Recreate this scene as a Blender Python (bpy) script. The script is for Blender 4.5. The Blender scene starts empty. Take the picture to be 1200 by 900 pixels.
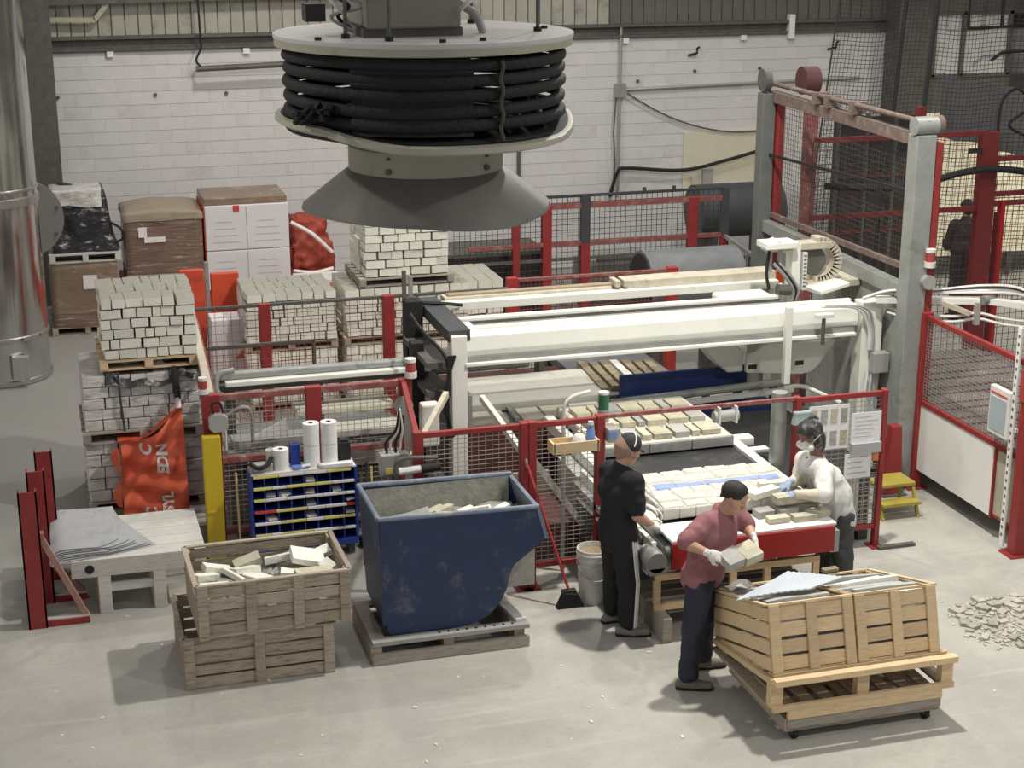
import bpy, math, random
import numpy as np
from mathutils import Vector, Matrix, Euler, noise as mnoise
random.seed(11)
PI = math.pi
S = bpy.context.scene
COL = S.collection

# ---------------------------------------------------------------- camera
CAM_H = 6.2; FPX = 1920.0; PITCH = .294; YAW = .285
cam_d = bpy.data.cameras.new('camera'); cam = bpy.data.objects.new('camera', cam_d); COL.objects.link(cam)
cam_d.sensor_fit = 'HORIZONTAL'; cam_d.sensor_width = 36.0; cam_d.lens = 36.0*FPX/1200
cam_d.clip_start = .1; cam_d.clip_end = 200
cam.location = (0, 0, CAM_H); cam.rotation_euler = (PI/2-PITCH, 0, -YAW)
S.camera = cam
_cp, _sp, _cy, _sy = math.cos(PITCH), math.sin(PITCH), math.cos(YAW), math.sin(YAW)
VF = Vector((_sy*_cp, _cy*_cp, -_sp)); VR = Vector((_cy, -_sy, 0)); VD = VF.cross(VR)
CAMP = Vector((0, 0, CAM_H))
def ray(x, y): return VR*((x-600)/FPX)+VD*((y-450)/FPX)+VF
def gz(x, y, z=0.0): d = ray(x, y); return CAMP+d*((z-CAM_H)/d.z)      # photo pixel on a level plane
def gy(x, y, Y): d = ray(x, y); return CAMP+d*(Y/d.y)                   # ... on a plane across the hall
def gx(x, y, X): d = ray(x, y); return CAMP+d*(X/d.x)                   # ... on a plane along the hall

# ---------------------------------------------------------------- world, lamps, exposure
w = bpy.data.worlds.new('hall'); S.world = w; w.use_nodes = True
w.node_tree.nodes['Background'].inputs[0].default_value = (.95, .95, 1, 1)
w.node_tree.nodes['Background'].inputs[1].default_value = .27
def lamp(loc, power, size=.6, col=(1, .955, .87)):
    l = bpy.data.lights.new('high_bay_and_fill_light', 'AREA'); l.shape = 'DISK'; l.size = size; l.energy = power; l.color = col
    o = bpy.data.objects.new('high_bay_and_fill_light', l); o.location = loc; COL.objects.link(o)
lamp((6.3, 12.5, 8.2), 490, .32)
lamp((6.2, 16.8, 8.2), 170, .4)
lamp((3.2, 21.5, 8.2), 190, .5)
lamp((10.2, 21.0, 8.2), 110, .5)
lamp((8.8, 4.6, 9.0), 290, .5)
lamp((-3.5, 8.5, 9.0), 170, .5)
lamp((16.8, 20.6, 4.6), 230, .6, (1, .93, .78))  # unseen fill lamp added off frame to brighten the bay panel
lamp((11.5, 15.0, 8.2), 90, .5)
vs = S.view_settings; vs.view_transform = 'Standard'; vs.look = 'None'; vs.exposure = 0.25; vs.gamma = 1.0; vs.use_curve_mapping = False

# ---------------------------------------------------------------- mesh building
class MB:
    def __init__(s): s.v = []; s.f = []; s.m = []; s.mi = 0
    def add(s, vs, fs):
        n = len(s.v); s.v += [tuple(v) for v in vs]; s.f += [tuple(i+n for i in f) for f in fs]; s.m += [s.mi]*len(fs); return s
    def box(s, x0, x1, y0, y1, z0, z1):
        return s.add([(x0,y0,z0),(x1,y0,z0),(x1,y1,z0),(x0,y1,z0),(x0,y0,z1),(x1,y0,z1),(x1,y1,z1),(x0,y1,z1)],
              [(0,3,2,1),(4,5,6,7),(0,1,5,4),(1,2,6,5),(2,3,7,6),(3,0,4,7)])
    def obox(s, c, size, rot=(0,0,0)):
        M = Euler(rot).to_matrix(); h = [k/2 for k in size]; c = Vector(c)
        b = MB().box(-h[0],h[0],-h[1],h[1],-h[2],h[2])
        return s.add([c+M@Vector(p) for p in b.v], b.f)
    def beam(s, a, b, w, h, up=(0,0,1)):               # rectangular bar between two points
        a = Vector(a); b = Vector(b); d = (b-a).normalized(); u = Vector(up)
        if abs(d.dot(u)) > .98: u = Vector((0,1,0))
        r = d.cross(u).normalized(); u = r.cross(d)
        q = [-r*w/2-u*h/2, r*w/2-u*h/2, r*w/2+u*h/2, -r*w/2+u*h/2]
        return s.add([a+k for k in q]+[b+k for k in q], [(3,2,1,0),(4,5,6,7),(0,1,5,4),(1,2,6,5),(2,3,7,6),(3,0,4,7)])
    def cyl(s, a, b, r, n=12, r2=None, cap=True):
        a = Vector(a); b = Vector(b); d = (b-a).normalized(); r2 = r if r2 is None else r2
        u = Vector((0,0,1)) if abs(d.z) < .9 else Vector((1,0,0)); x = d.cross(u).normalized(); y = d.cross(x)
        vs = [a+(x*math.cos(2*PI*i/n)+y*math.sin(2*PI*i/n))*r for i in range(n)]+[b+(x*math.cos(2*PI*i/n)+y*math.sin(2*PI*i/n))*r2 for i in range(n)]
        fs = [(i, i+n, (i+1)%n+n, (i+1)%n) for i in range(n)]
        if cap: fs += [tuple(range(n)), tuple(range(2*n-1, n-1, -1))]
        return s.add(vs, fs)
    def tube(s, pts, r, n=8, cap=True):                # swept round tube through points
        pts = [Vector(p) for p in pts]; k = len(pts); vs = []
        t0 = (pts[1]-pts[0]).normalized(); u = Vector((0,0,1)) if abs(t0.z) < .9 else Vector((1,0,0)); x = t0.cross(u).normalized()
        for i, p in enumerate(pts):
            t = (pts[min(i+1,k-1)]-pts[max(i-1,0)]).normalized(); x = (x-t*x.dot(t)).normalized(); y = t.cross(x)
            rr = r[i] if isinstance(r, (list, tuple)) else r
            vs += [p+(x*math.cos(2*PI*j/n)+y*math.sin(2*PI*j/n))*rr for j in range(n)]
        fs = [(i*n+j, i*n+(j+1)%n, (i+1)*n+(j+1)%n, (i+1)*n+j) for i in range(k-1) for j in range(n)]
        if cap: fs += [tuple(range(n-1,-1,-1)), tuple(range((k-1)*n, k*n))]
        return s.add(vs, fs)
    def lathe(s, prof, n=32, c=(0,0,0)):               # (r, z) profile turned about z
        vs = [(c[0]+r*math.cos(2*PI*i/n), c[1]+r*math.sin(2*PI*i/n), c[2]+z) for r, z in prof for i in range(n)]
        fs = [(j*n+i, j*n+(i+1)%n, (j+1)*n+(i+1)%n, (j+1)*n+i) for j in range(len(prof)-1) for i in range(n)]
        return s.add(vs, fs)
    def prism(s, poly, d0, d1, axis='y'):              # polygon in the plane across axis, extruded d0..d1
        f = {'y': lambda a,b,d: (a,d,b), 'x': lambda a,b,d: (d,a,b), 'z': lambda a,b,d: (a,b,d)}[axis]; n = len(poly)
        vs = [f(a,b,d0) for a,b in poly]+[f(a,b,d1) for a,b in poly]
        return s.add(vs, [tuple(range(n)), tuple(range(2*n-1,n-1,-1))]+[(i,i+n,(i+1)%n+n,(i+1)%n) for i in range(n)])
    def quadgrid(s, fn, nu, nv):                       # surface patch fn(u,v)
        vs = [fn(i/nu, j/nv) for j in range(nv+1) for i in range(nu+1)]
        return s.add(vs, [(j*(nu+1)+i, j*(nu+1)+i+1, (j+1)*(nu+1)+i+1, (j+1)*(nu+1)+i) for j in range(nv) for i in range(nu)])
    def mesh(s, name):
        me = bpy.data.meshes.new(name); me.from_pydata(s.v, [], s.f); return me
    def build(s, name, mat, parent=None, loc=None, smooth=False, bev=0, sub=0, solid=0):
        if loc is None and parent is None:
            a = np.array(s.v); loc = ((a[:,0].min()+a[:,0].max())/2, (a[:,1].min()+a[:,1].max())/2, a[:,2].min())
        if loc is not None:
            s.v = [(x-loc[0], y-loc[1], z-loc[2]) for x, y, z in s.v]
        me = s.mesh(name)
        mats = mat if isinstance(mat, (list, tuple)) else [mat]
        for m in mats: me.materials.append(M[m])
        if len(mats) > 1: me.polygons.foreach_set('material_index', s.m)
        import bmesh
        bm = bmesh.new(); bm.from_mesh(me); bmesh.ops.recalc_face_normals(bm, faces=bm.faces[:]); bm.to_mesh(me); bm.free()
        if smooth: smooth_by_angle(me, 40 if smooth is True else smooth)
        o = bpy.data.objects.new(name, me); COL.objects.link(o)
        if parent: o.parent = parent
        if loc is not None: o.location = loc
        if solid: md = o.modifiers.new('solidify', 'SOLIDIFY'); md.thickness = solid; md.offset = 0
        if bev: md = o.modifiers.new('bevel', 'BEVEL'); md.width = bev; md.segments = 2; md.limit_method = 'ANGLE'
        if sub: md = o.modifiers.new('subdivide', 'SUBSURF'); md.levels = sub; md.render_levels = sub
        return o
def smooth_by_angle(me, deg):
    import bmesh
    bm = bmesh.new(); bm.from_mesh(me); lim = math.radians(deg)
    for f in bm.faces: f.smooth = True
    for e in bm.edges:
        if len(e.link_faces) != 2 or e.calc_face_angle(0) > lim: e.smooth = False
    bm.to_mesh(me); bm.free()
def tag(o, label=None, cat=None, group=None, kind=None):
    if label: o['label'] = label
    if cat: o['category'] = cat
    if group: o['group'] = group
    if kind: o['kind'] = kind
    return o
def thing(name, label, cat, loc=(0,0,0), rz=0, group=None):
    o = bpy.data.objects.new(name, None); COL.objects.link(o); o.empty_display_size = .1
    o.location = loc; o.rotation_euler = (0,0,rz); return tag(o, label, cat, group)
def struct(o): o['kind'] = 'structure'; return o
def inst(o, loc=None, rot=None, scale=None, parent=None, name=None):
    c = o.copy(); COL.objects.link(c); c.parent = parent
    if loc is not None: c.location = loc
    if rot is not None: c.rotation_euler = rot
    if scale is not None: c.scale = scale
    return c
def rnd(a, b): return random.uniform(a, b)
def arc(cx, cz, r, a0, a1, n): return [(cx+r*math.cos(math.radians(a0+(a1-a0)*i/n)), cz+r*math.sin(math.radians(a0+(a1-a0)*i/n))) for i in range(n+1)]
def catenary(a, b, sag, n=14):
    a = Vector(a); b = Vector(b); return [a.lerp(b, i/n)-Vector((0,0,sag*4*(i/n)*(1-i/n))) for i in range(n+1)]
def spline(pts, n=6):
    pts = [Vector(p) for p in pts]; P = [pts[0]*2-pts[1]]+pts+[pts[-1]*2-pts[-2]]; out = []
    for i in range(1, len(P)-2):
        for k in range(n):
            t = k/n; a, b, c, d = P[i-1:i+3]
            out.append(.5*((2*b)+(c-a)*t+(2*a-5*b+4*c-d)*t*t+(3*b-a-3*c+d)*t**3))
    return out+[pts[-1]]

# ---------------------------------------------------------------- materials
M = {}
def mat(name, col, rough=.6, metal=0, var=.12, scale=4, bump=0, bscale=30, spot=None, spot_s=3, spot_t=(.55,.7), grain=None, rvar=0, trans=0, alpha=1, emit=0, obj_var=0):
    m = bpy.data.materials.new(name); M[name] = m; m.use_nodes = True
    nt = m.node_tree; N = nt.nodes; L = nt.links; b = N['Principled BSDF']
    b.inputs['Roughness'].default_value = rough; b.inputs['Metallic'].default_value = metal
    tc = N.new('ShaderNodeTexCoord'); co = tc.outputs['Object']
    if grain:
        mp = N.new('ShaderNodeMapping'); mp.inputs['Scale'].default_value = grain; L.new(co, mp.inputs[0]); co = mp.outputs[0]
    if obj_var:
        oi = N.new('ShaderNodeObjectInfo'); vm = N.new('ShaderNodeVectorMath'); vm.operation = 'MULTIPLY_ADD'
        L.new(oi.outputs['Random'], vm.inputs[0]); vm.inputs[1].default_value = (37,53,71); L.new(co, vm.inputs[2]); co = vm.outputs[0]
    n = N.new('ShaderNodeTexNoise'); n.inputs['Scale'].default_value = scale; n.inputs['Detail'].default_value = 6; n.inputs['Roughness'].default_value = .65; L.new(co, n.inputs[0])
    r = N.new('ShaderNodeValToRGB'); L.new(n.outputs[0], r.inputs[0])
    r.color_ramp.elements[0].position = .25; r.color_ramp.elements[1].position = .75
    r.color_ramp.elements[0].color = [max(0, c*(1-var)) for c in col]+[1]; r.color_ramp.elements[1].color = [min(1, c*(1+var)) for c in col]+[1]
    out = r.outputs[0]
    if spot:
        n2 = N.new('ShaderNodeTexNoise'); n2.inputs['Scale'].default_value = spot_s; n2.inputs['Detail'].default_value = 8; n2.inputs['Roughness'].default_value = .7; L.new(co, n2.inputs[0])
        mr = N.new('ShaderNodeMapRange'); mr.inputs[1].default_value = spot_t[0]; mr.inputs[2].default_value = spot_t[1]; L.new(n2.outputs[0], mr.inputs[0])
        mx = N.new('ShaderNodeMix'); mx.data_type = 'RGBA'; L.new(mr.outputs[0], mx.inputs[0]); L.new(out, mx.inputs[6]); mx.inputs[7].default_value = list(spot)+[1]; out = mx.outputs[2]
    if obj_var:
        h = N.new('ShaderNodeHueSaturation'); ma = N.new('ShaderNodeMapRange'); L.new(oi.outputs['Random'], ma.inputs[0]); ma.inputs[3].default_value = 1-obj_var; ma.inputs[4].default_value = 1+obj_var
        L.new(ma.outputs[0], h.inputs['Value']); L.new(out, h.inputs['Color']); out = h.outputs[0]
    L.new(out, b.inputs['Base Color'])
    if bump:
        n3 = N.new('ShaderNodeTexNoise'); n3.inputs['Scale'].default_value = bscale; n3.inputs['Detail'].default_value = 5; L.new(co, n3.inputs[0])
        bp = N.new('ShaderNodeBump'); bp.inputs['Strength'].default_value = bump; bp.inputs['Distance'].default_value = .02; L.new(n3.outputs[0], bp.inputs['Height']); L.new(bp.outputs[0], b.inputs['Normal'])
    if rvar:
        mr2 = N.new('ShaderNodeMapRange'); L.new(n.outputs[0], mr2.inputs[0]); mr2.inputs[3].default_value = max(0, rough-rvar); mr2.inputs[4].default_value = min(1, rough+rvar); L.new(mr2.outputs[0], b.inputs['Roughness'])
    if trans: b.inputs['Transmission Weight'].default_value = trans
    if alpha < 1: b.inputs['Alpha'].default_value = alpha
    if emit: L.new(out, b.inputs['Emission Color']); b.inputs['Emission Strength'].default_value = emit
    return m
mat('block_paint', (.66,.65,.64), .75, var=.05, scale=2, bump=.25, bscale=24, spot=(.52,.50,.48), spot_s=1.2, spot_t=(.55,.8), obj_var=.03)
mat('mortar', (.50,.49,.485), .9, var=.1)
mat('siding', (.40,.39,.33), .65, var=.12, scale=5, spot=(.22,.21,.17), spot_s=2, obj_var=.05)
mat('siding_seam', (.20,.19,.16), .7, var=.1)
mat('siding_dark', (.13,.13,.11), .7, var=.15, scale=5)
mat('steel_dark', (.115,.11,.10), .6, metal=.2, var=.25, scale=6, spot=(.2,.17,.14), spot_s=8)
mat('red_paint', (.27,.028,.027), .5, var=.2, scale=8, spot=(.16,.05,.045), spot_s=9, spot_t=(.6,.75))
mat('red_dusty', (.25,.075,.07), .65, var=.25, scale=8, spot=(.36,.27,.24), spot_s=9, spot_t=(.5,.72))
mat('red_panel', (.33,.012,.012), .42, var=.1, scale=6)
mat('orange_red', (.62,.075,.03), .55, var=.12, scale=6, spot=(.4,.05,.03), spot_s=5)
mat('post_dark', (.055,.06,.065), .5, var=.2)
mat('grey_steel', (.33,.35,.33), .45, metal=.3, var=.15, scale=5, spot=(.22,.22,.2), spot_s=6)
mat('galv', (.44,.45,.44), .4, metal=.6, var=.15, scale=6)
mat('wire', (.42,.40,.37), .45, metal=.5, var=.1)
mat('wire_dark', (.06,.055,.05), .6, metal=.2, var=.1)
mat('wire_red', (.24,.06,.055), .6, var=.15)
mat('white_paint', (.80,.81,.74), .4, var=.05, scale=3, spot=(.55,.53,.45), spot_s=5, spot_t=(.6,.85))
mat('white_plain', (.82,.82,.79), .5, var=.04)
mat('tan_steel', (.52,.48,.38), .6, var=.15, scale=8, spot=(.35,.32,.26), spot_s=7)
mat('cream_steel', (.42,.40,.30), .5, var=.08, scale=4, spot=(.2,.19,.14), spot_s=6, spot_t=(.6,.8))
mat('disc_white', (.60,.58,.54), .5, var=.05, spot=(.4,.38,.33), spot_s=7, spot_t=(.6,.8))
mat('cone_grey', (.17,.163,.143), .6, var=.1, scale=6)
mat('rubber', (.011,.011,.011), .7, var=.3, scale=12)
mat('hose', (.012,.012,.012), .75, var=.3, scale=20, bump=.4, bscale=60)
mat('black_belt', (.022,.022,.024), .6, var=.3, scale=5, spot=(.11,.11,.11), spot_s=4, spot_t=(.5,.8))
mat('grey_belt', (.16,.17,.18), .6, var=.2, scale=6)
mat('duct', (.55,.555,.54), .16, metal=.95, var=.1, scale=3, rvar=.08)
mat('duct_band', (.5,.5,.48), .32, metal=.9, var=.15, scale=8)
mat('wood_new', (.66,.50,.30), .7, var=.18, scale=6, grain=(1.5,14,14), spot=(.45,.30,.15), spot_s=5, spot_t=(.6,.72), obj_var=.16)
mat('wood_old', (.42,.36,.28), .8, var=.25, scale=6, grain=(1.5,14,14), spot=(.17,.13,.10), spot_s=4, spot_t=(.5,.7), obj_var=.16)
mat('wood_grey', (.37,.33,.28), .85, var=.25, scale=6, grain=(1.5,14,14), spot=(.2,.17,.14), spot_s=4, spot_t=(.52,.72), obj_var=.15)
mat('wood_white', (.62,.60,.56), .8, var=.12, scale=6, grain=(1.5,10,10), spot=(.4,.37,.33), spot_s=4, obj_var=.08)
mat('stone_white', (.84,.83,.73), .85, var=.1, scale=9, bump=.5, bscale=28, spot=(.6,.58,.48), spot_s=5, spot_t=(.55,.8), obj_var=.1)
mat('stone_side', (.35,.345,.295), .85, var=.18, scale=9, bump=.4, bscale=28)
mat('stone_tan', (.52,.49,.37), .85, var=.2, scale=8, bump=.5, bscale=25, spot=(.33,.31,.23), spot_s=5, obj_var=.15)
mat('stone_brown', (.30,.25,.17), .9, var=.25, scale=8, bump=.5, bscale=25, spot=(.5,.46,.36), spot_s=6, spot_t=(.58,.75), obj_var=.2)
mat('stone_grey', (.40,.40,.37), .85, var=.2, scale=8, bump=.4, bscale=25, obj_var=.15)
mat('mould', (.63,.61,.54), .75, var=.1, scale=6, bump=.5, bscale=16, spot=(.38,.35,.29), spot_s=8, spot_t=(.56,.7))
mat('mould_side', (.36,.36,.35), .8, var=.2, scale=10, spot=(.55,.54,.5), spot_s=6)
mat('blue_paint', (.016,.034,.095), .5, var=.2, scale=5, spot=(.20,.19,.19), spot_s=3.5, spot_t=(.56,.78), bump=.1, bscale=12)
mat('blue_bright', (.018,.05,.30), .45, var=.12, scale=5)
mat('blue_machine', (.03,.055,.19), .5, var=.15, scale=5)
mat('hopper_in', (.33,.33,.29), .8, var=.3, scale=9, spot=(.18,.18,.17), spot_s=6, bump=.3)
mat('yellow', (.60,.44,.02), .5, var=.1, scale=5, spot=(.4,.30,.05), spot_s=7, spot_t=(.6,.8))
mat('cardboard', (.23,.165,.115), .35, var=.15, scale=4, spot=(.42,.35,.28), spot_s=3.5, spot_t=(.56,.68), grain=(1,1,2), bump=.5, bscale=7)
mat('kraft', (.33,.27,.20), .7, var=.12, scale=4)
mat('wrap_dark', (.03,.03,.033), .12, var=.5, scale=6, bump=1, bscale=7, spot=(.5,.5,.5), spot_s=5, spot_t=(.57,.66), grain=(1,1,2.2))  # pale spots painted in as glints on the film
mat('wrap_brown', (.20,.13,.10), .22, var=.25, scale=4, bump=.7, bscale=8, spot=(.55,.50,.46), spot_s=3.5, spot_t=(.57,.68), grain=(.6,.6,4))  # pale streaks stand in for highlights on the film
mat('wrap_clear', (.62,.60,.57), .22, var=.25, scale=4, bump=.8, bscale=9, spot=(.25,.23,.21), spot_s=5, spot_t=(.55,.7), grain=(1,1,2.5))
mat('film_black', (.04,.04,.04), .3, var=.4, scale=6, bump=.7, bscale=12, spot=(.22,.21,.2), spot_s=7)
mat('carton_white', (.70,.67,.68), .7, var=.05, scale=5)
mat('tarp', (.74,.13,.06), .6, var=.12, scale=5, bump=.4, bscale=7)
mat('tarp_dark', (.33,.055,.03), .6, var=.25, scale=6, bump=.7, bscale=8, spot=(.55,.5,.48), spot_s=5, spot_t=(.66,.72))
mat('print_white', (.8,.77,.74), .7, var=.05)
mat('print_dark', (.10,.10,.11), .7, var=.05)
mat('print_red', (.55,.05,.04), .6, var=.05)
mat('print_orange', (.7,.22,.1), .6, var=.05)
mat('print_yellow', (.72,.66,.2), .6, var=.1)
mat('sheet_grey', (.42,.43,.44), .75, var=.1, scale=4, spot=(.28,.28,.3), spot_s=3, spot_t=(.55,.7))
mat('sheet_blue', (.50,.55,.60), .6, var=.1, scale=4)
mat('paper', (.82,.82,.82), .8, var=.03, bump=.2)
mat('plastic_white', (.72,.72,.68), .45, var=.06, spot=(.55,.53,.48), spot_s=6)
mat('plastic_grey', (.36,.36,.34), .5, var=.08)
mat('plastic_blue', (.15,.25,.55), .4, var=.08)
mat('plastic_black', (.02,.02,.022), .5, var=.2)
mat('screen', (.42,.48,.52), .25, var=.1)
mat('lamp_red', (.38,.06,.05), .35, var=.05)
mat('lamp_green', (.04,.16,.08), .3, var=.1)
mat('skin', (.52,.30,.21), .55, var=.06, scale=15)
mat('skin_dark', (.20,.11,.075), .55, var=.08, scale=15)
mat('hair', (.022,.016,.013), .7, var=.3, scale=60, bump=.3, bscale=150)
mat('cloth_black', (.012,.012,.014), .85, var=.25, scale=10, bump=.3, bscale=14)
mat('cloth_rose', (.29,.125,.14), .85, var=.12, scale=10, bump=.35, bscale=12, grain=(1,1,1))
mat('cloth_white', (.66,.66,.63), .85, var=.06, scale=8, bump=.4, bscale=11)
mat('cloth_greyshirt', (.30,.30,.29), .85, var=.1, scale=8, bump=.3, bscale=14)
mat('denim', (.022,.026,.045), .8, var=.3, scale=8, bump=.4, bscale=12, spot=(.07,.08,.11), spot_s=6, spot_t=(.58,.75))
mat('cloth_grey', (.07,.07,.072), .85, var=.2, scale=8, bump=.3, bscale=14)
mat('cloth_dark', (.045,.03,.032), .85, var=.2, scale=8)
mat('glove_white', (.72,.71,.66), .85, var=.08, scale=18, bump=.3, bscale=40)
mat('glove_blue', (.30,.38,.52), .7, var=.2, scale=18, spot=(.6,.6,.58), spot_s=12)
mat('stripe', (.75,.75,.75), .8, var=.05)
mat('leather', (.20,.17,.13), .7, var=.2, scale=14, bump=.3, bscale=30)
mat('leather_grey', (.24,.23,.21), .75, var=.25, scale=14, bump=.3, bscale=30)
mat('cap', (.025,.027,.03), .8, var=.2, scale=12)
mat('cap_camo', (.03,.03,.03), .8, var=.2, scale=12, spot=(.16,.16,.15), spot_s=14, spot_t=(.5,.58))
mat('window_glow', (.95,.90,.74), .6, var=.05, emit=.9)
mat('grey_flat', (.20,.20,.19), .6, var=.1)
mat('teal', (.33,.42,.42), .6, var=.1)
mat('purple_brown', (.20,.16,.15), .85, var=.3, scale=6, spot=(.36,.31,.27), spot_s=5)
mat('dusty_panel', (.33,.34,.31), .7, var=.2, scale=4, spot=(.2,.2,.18), spot_s=3)
mat('cloth_wine', (.09,.035,.035), .7, var=.2)
mat('bay_cream', (.80,.74,.58), .7, var=.05)
mat('curtain_grey', (.12,.12,.125), .8, var=.15)
mat('maroon', (.085,.022,.02), .7, var=.3, scale=6, spot=(.14,.10,.08), spot_s=5)  # red-brown with the shade inside the machine mixed in
mat('plate_pale', (.56,.55,.49), .6, var=.1, scale=4, spot=(.42,.41,.36), spot_s=4)
mat('plate_grey', (.34,.34,.32), .6, var=.15, scale=5)
mat('stone_pale', (.70,.67,.55), .85, var=.12, scale=6, bump=.3)
mat('stripe_blue', (.27,.36,.60), .7, var=.12, scale=8)
mat('blue_rim', (.16,.20,.27), .55, var=.25, scale=8, spot=(.34,.34,.33), spot_s=8)
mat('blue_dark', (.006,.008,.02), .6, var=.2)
mat('red_faded', (.36,.20,.16), .7, var=.2, scale=8)
mat('mud', (.34,.26,.16), .9, var=.3, scale=14, bump=.5)
mat('broom_red', (.45,.05,.05), .4, var=.1)
mat('disc_cream', (.43,.41,.31), .5, var=.08, spot=(.3,.28,.2), spot_s=7, spot_t=(.6,.8))
mat('chain', (.09,.08,.06), .5, metal=.4, var=.3, scale=40)
mat('skin_stubble', (.34,.21,.155), .7, var=.2, scale=40)
mat('sleeve_cream', (.62,.57,.46), .85, var=.1, bump=.3)
mat('red_mid', (.36,.035,.03), .5, var=.15, scale=8)
mat('grey_web', (.26,.26,.24), .6, var=.2, scale=5)
mat('brown_dusty', (.15,.105,.09), .7, var=.25, scale=8, spot=(.26,.225,.195), spot_s=9, spot_t=(.5,.72))
mat('house_grey', (.22,.215,.17), .5, var=.1, spot=(.15,.145,.11), spot_s=5)
mat('yellow_shaded', (.36,.29,.05), .6, var=.2, scale=6)  # step yellow with the shadow on it put into the colour
mat('red_shaded', (.15,.02,.02), .5, var=.2, scale=8)  # fence red darkened in the colour, as the far posts stand unlit
mat('column_dark', (.16,.17,.16), .55, metal=.2, var=.2, scale=5)
mat('window_dim', (.62,.62,.61), .5, var=.1)
mat('tan_pale', (.66,.63,.50), .7, var=.05)
mat('net', (.03,.03,.03), .8, var=.1)
mat('gravel', (.44,.42,.36), .9, var=.25, scale=14, obj_var=.2)

# ================================================================ the hall
def floor_material():
    m = bpy.data.materials.new('concrete_floor'); M['concrete'] = m; m.use_nodes = True
    nt = m.node_tree; N = nt.nodes; L = nt.links; b = N['Principled BSDF']; b.inputs['Roughness'].default_value = .7
    tc = N.new('ShaderNodeTexCoord'); co = tc.outputs['Object']
    def nz(s, d=6, r=.6, dist=0, vec=None):
        n = N.new('ShaderNodeTexNoise'); n.inputs['Scale'].default_value = s; n.inputs['Detail'].default_value = d; n.inputs['Roughness'].default_value = r; n.inputs['Distortion'].default_value = dist; L.new(vec or co, n.inputs[0]); return n.outputs[0]
    def rng(v, a, c, lo=0, hi=1):
        n = N.new('ShaderNodeMapRange'); n.inputs[1].default_value = a; n.inputs[2].default_value = c; n.inputs[3].default_value = lo; n.inputs[4].default_value = hi; L.new(v, n.inputs[0]); return n.outputs[0]
    def mix(f, a, c):
        n = N.new('ShaderNodeMix'); n.data_type = 'RGBA'; L.new(f, n.inputs[0])
        if isinstance(a, tuple): n.inputs[6].default_value = a+(1,)
        else: L.new(a, n.inputs[6])
        if isinstance(c, tuple): n.inputs[7].default_value = c+(1,)
        else: L.new(c, n.inputs[7])
        return n.outputs[2]
    c = mix(rng(nz(.9, 8, .65), .3, .7), (.36,.35,.315), (.52,.51,.455))
    c = mix(rng(nz(.35, 5, .6, .5), .5, .68, 0, .55), c, (.36,.35,.33))
    c = mix(rng(nz(14, 6, .8), .54, .70, 0, .6), c, (.31,.30,.27))
    c = mix(rng(nz(60, 4, .8), .55, .75, 0, .6), c, (.30,.29,.26))
    c = mix(rng(nz(5, 9, .8), .58, .72, 0, .55), c, (.60,.59,.54))
    c = mix(rng(nz(2.2, 9, .75, 1.5), .52, .66, 0, .5), c, (.37,.36,.33))
    mp = N.new('ShaderNodeMapping'); mp.inputs['Rotation'].default_value = (0,0,.35); mp.inputs['Scale'].default_value = (.35,5,1); L.new(co, mp.inputs[0])
    c = mix(rng(nz(1.5, 6, .7, 0, mp.outputs[0]), .56, .7, 0, .35), c, (.62,.61,.57))
    # darker floor towards the back, with a noisy edge
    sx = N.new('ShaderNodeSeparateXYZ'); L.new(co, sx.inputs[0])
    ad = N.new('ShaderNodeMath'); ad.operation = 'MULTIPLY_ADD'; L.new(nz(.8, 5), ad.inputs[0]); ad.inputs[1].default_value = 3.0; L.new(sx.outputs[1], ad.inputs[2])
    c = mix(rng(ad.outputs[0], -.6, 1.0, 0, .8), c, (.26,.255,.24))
    L.new(c, b.inputs['Base Color'])
    bp = N.new('ShaderNodeBump'); bp.inputs['Strength'].default_value = .25; bp.inputs['Distance'].default_value = .01; L.new(nz(25, 6, .7), bp.inputs['Height']); L.new(bp.outputs[0], b.inputs['Normal'])
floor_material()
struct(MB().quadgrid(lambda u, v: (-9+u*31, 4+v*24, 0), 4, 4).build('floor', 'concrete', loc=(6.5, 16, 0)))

# back wall of painted blocks
WY = 26.0; WTOP = 3.84
wall = struct(MB().box(-3, 20, WY, WY+.25, 0, WTOP).build('wall_back', 'mortar', loc=(8.5, WY, 0)))
bm_ = MB().box(-.1992, .1992, -.016, .02, -.0975, .0975); bme = bm_.mesh('block'); bme.materials.append(M['block_paint'])
rest = MB(); cand = []
for r in range(19):
    z = .1+.2*r; zc = z+.002
    for c in range(-6, 50):
        x = .4*c+(.2 if r % 2 else 0)-.1
        if x > 19.6: continue
        cand.append((x, zc, r))
def inview(x, z):
    v = Vector((x, WY, z))-CAMP; px = 600+FPX*v.dot(VR)/v.dot(VF); py = 450+FPX*v.dot(VD)/v.dot(VF)
    return (40 < px < 335 and py < 225) or (668 < px < 960 and py < 235) or (130 < px < 420 and 200 < py < 250) 
nblk = 0
for x, z, r in cand:
    dx = rnd(-.003,.003)
    if inview(x, z) and nblk < 300:
        o = bpy.data.objects.new('block', bme); COL.objects.link(o); o.parent = wall; o.location = (x-8.5, rnd(-.001,.001), z); nblk += 1
    else:
        rest.box(x-8.5-.1992, x-8.5+.1992, -.016+dx*.3, .02, z-.0975, z+.0975)
tag(rest.build('remaining_blocks', 'block_paint', wall), kind='stuff')
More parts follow.
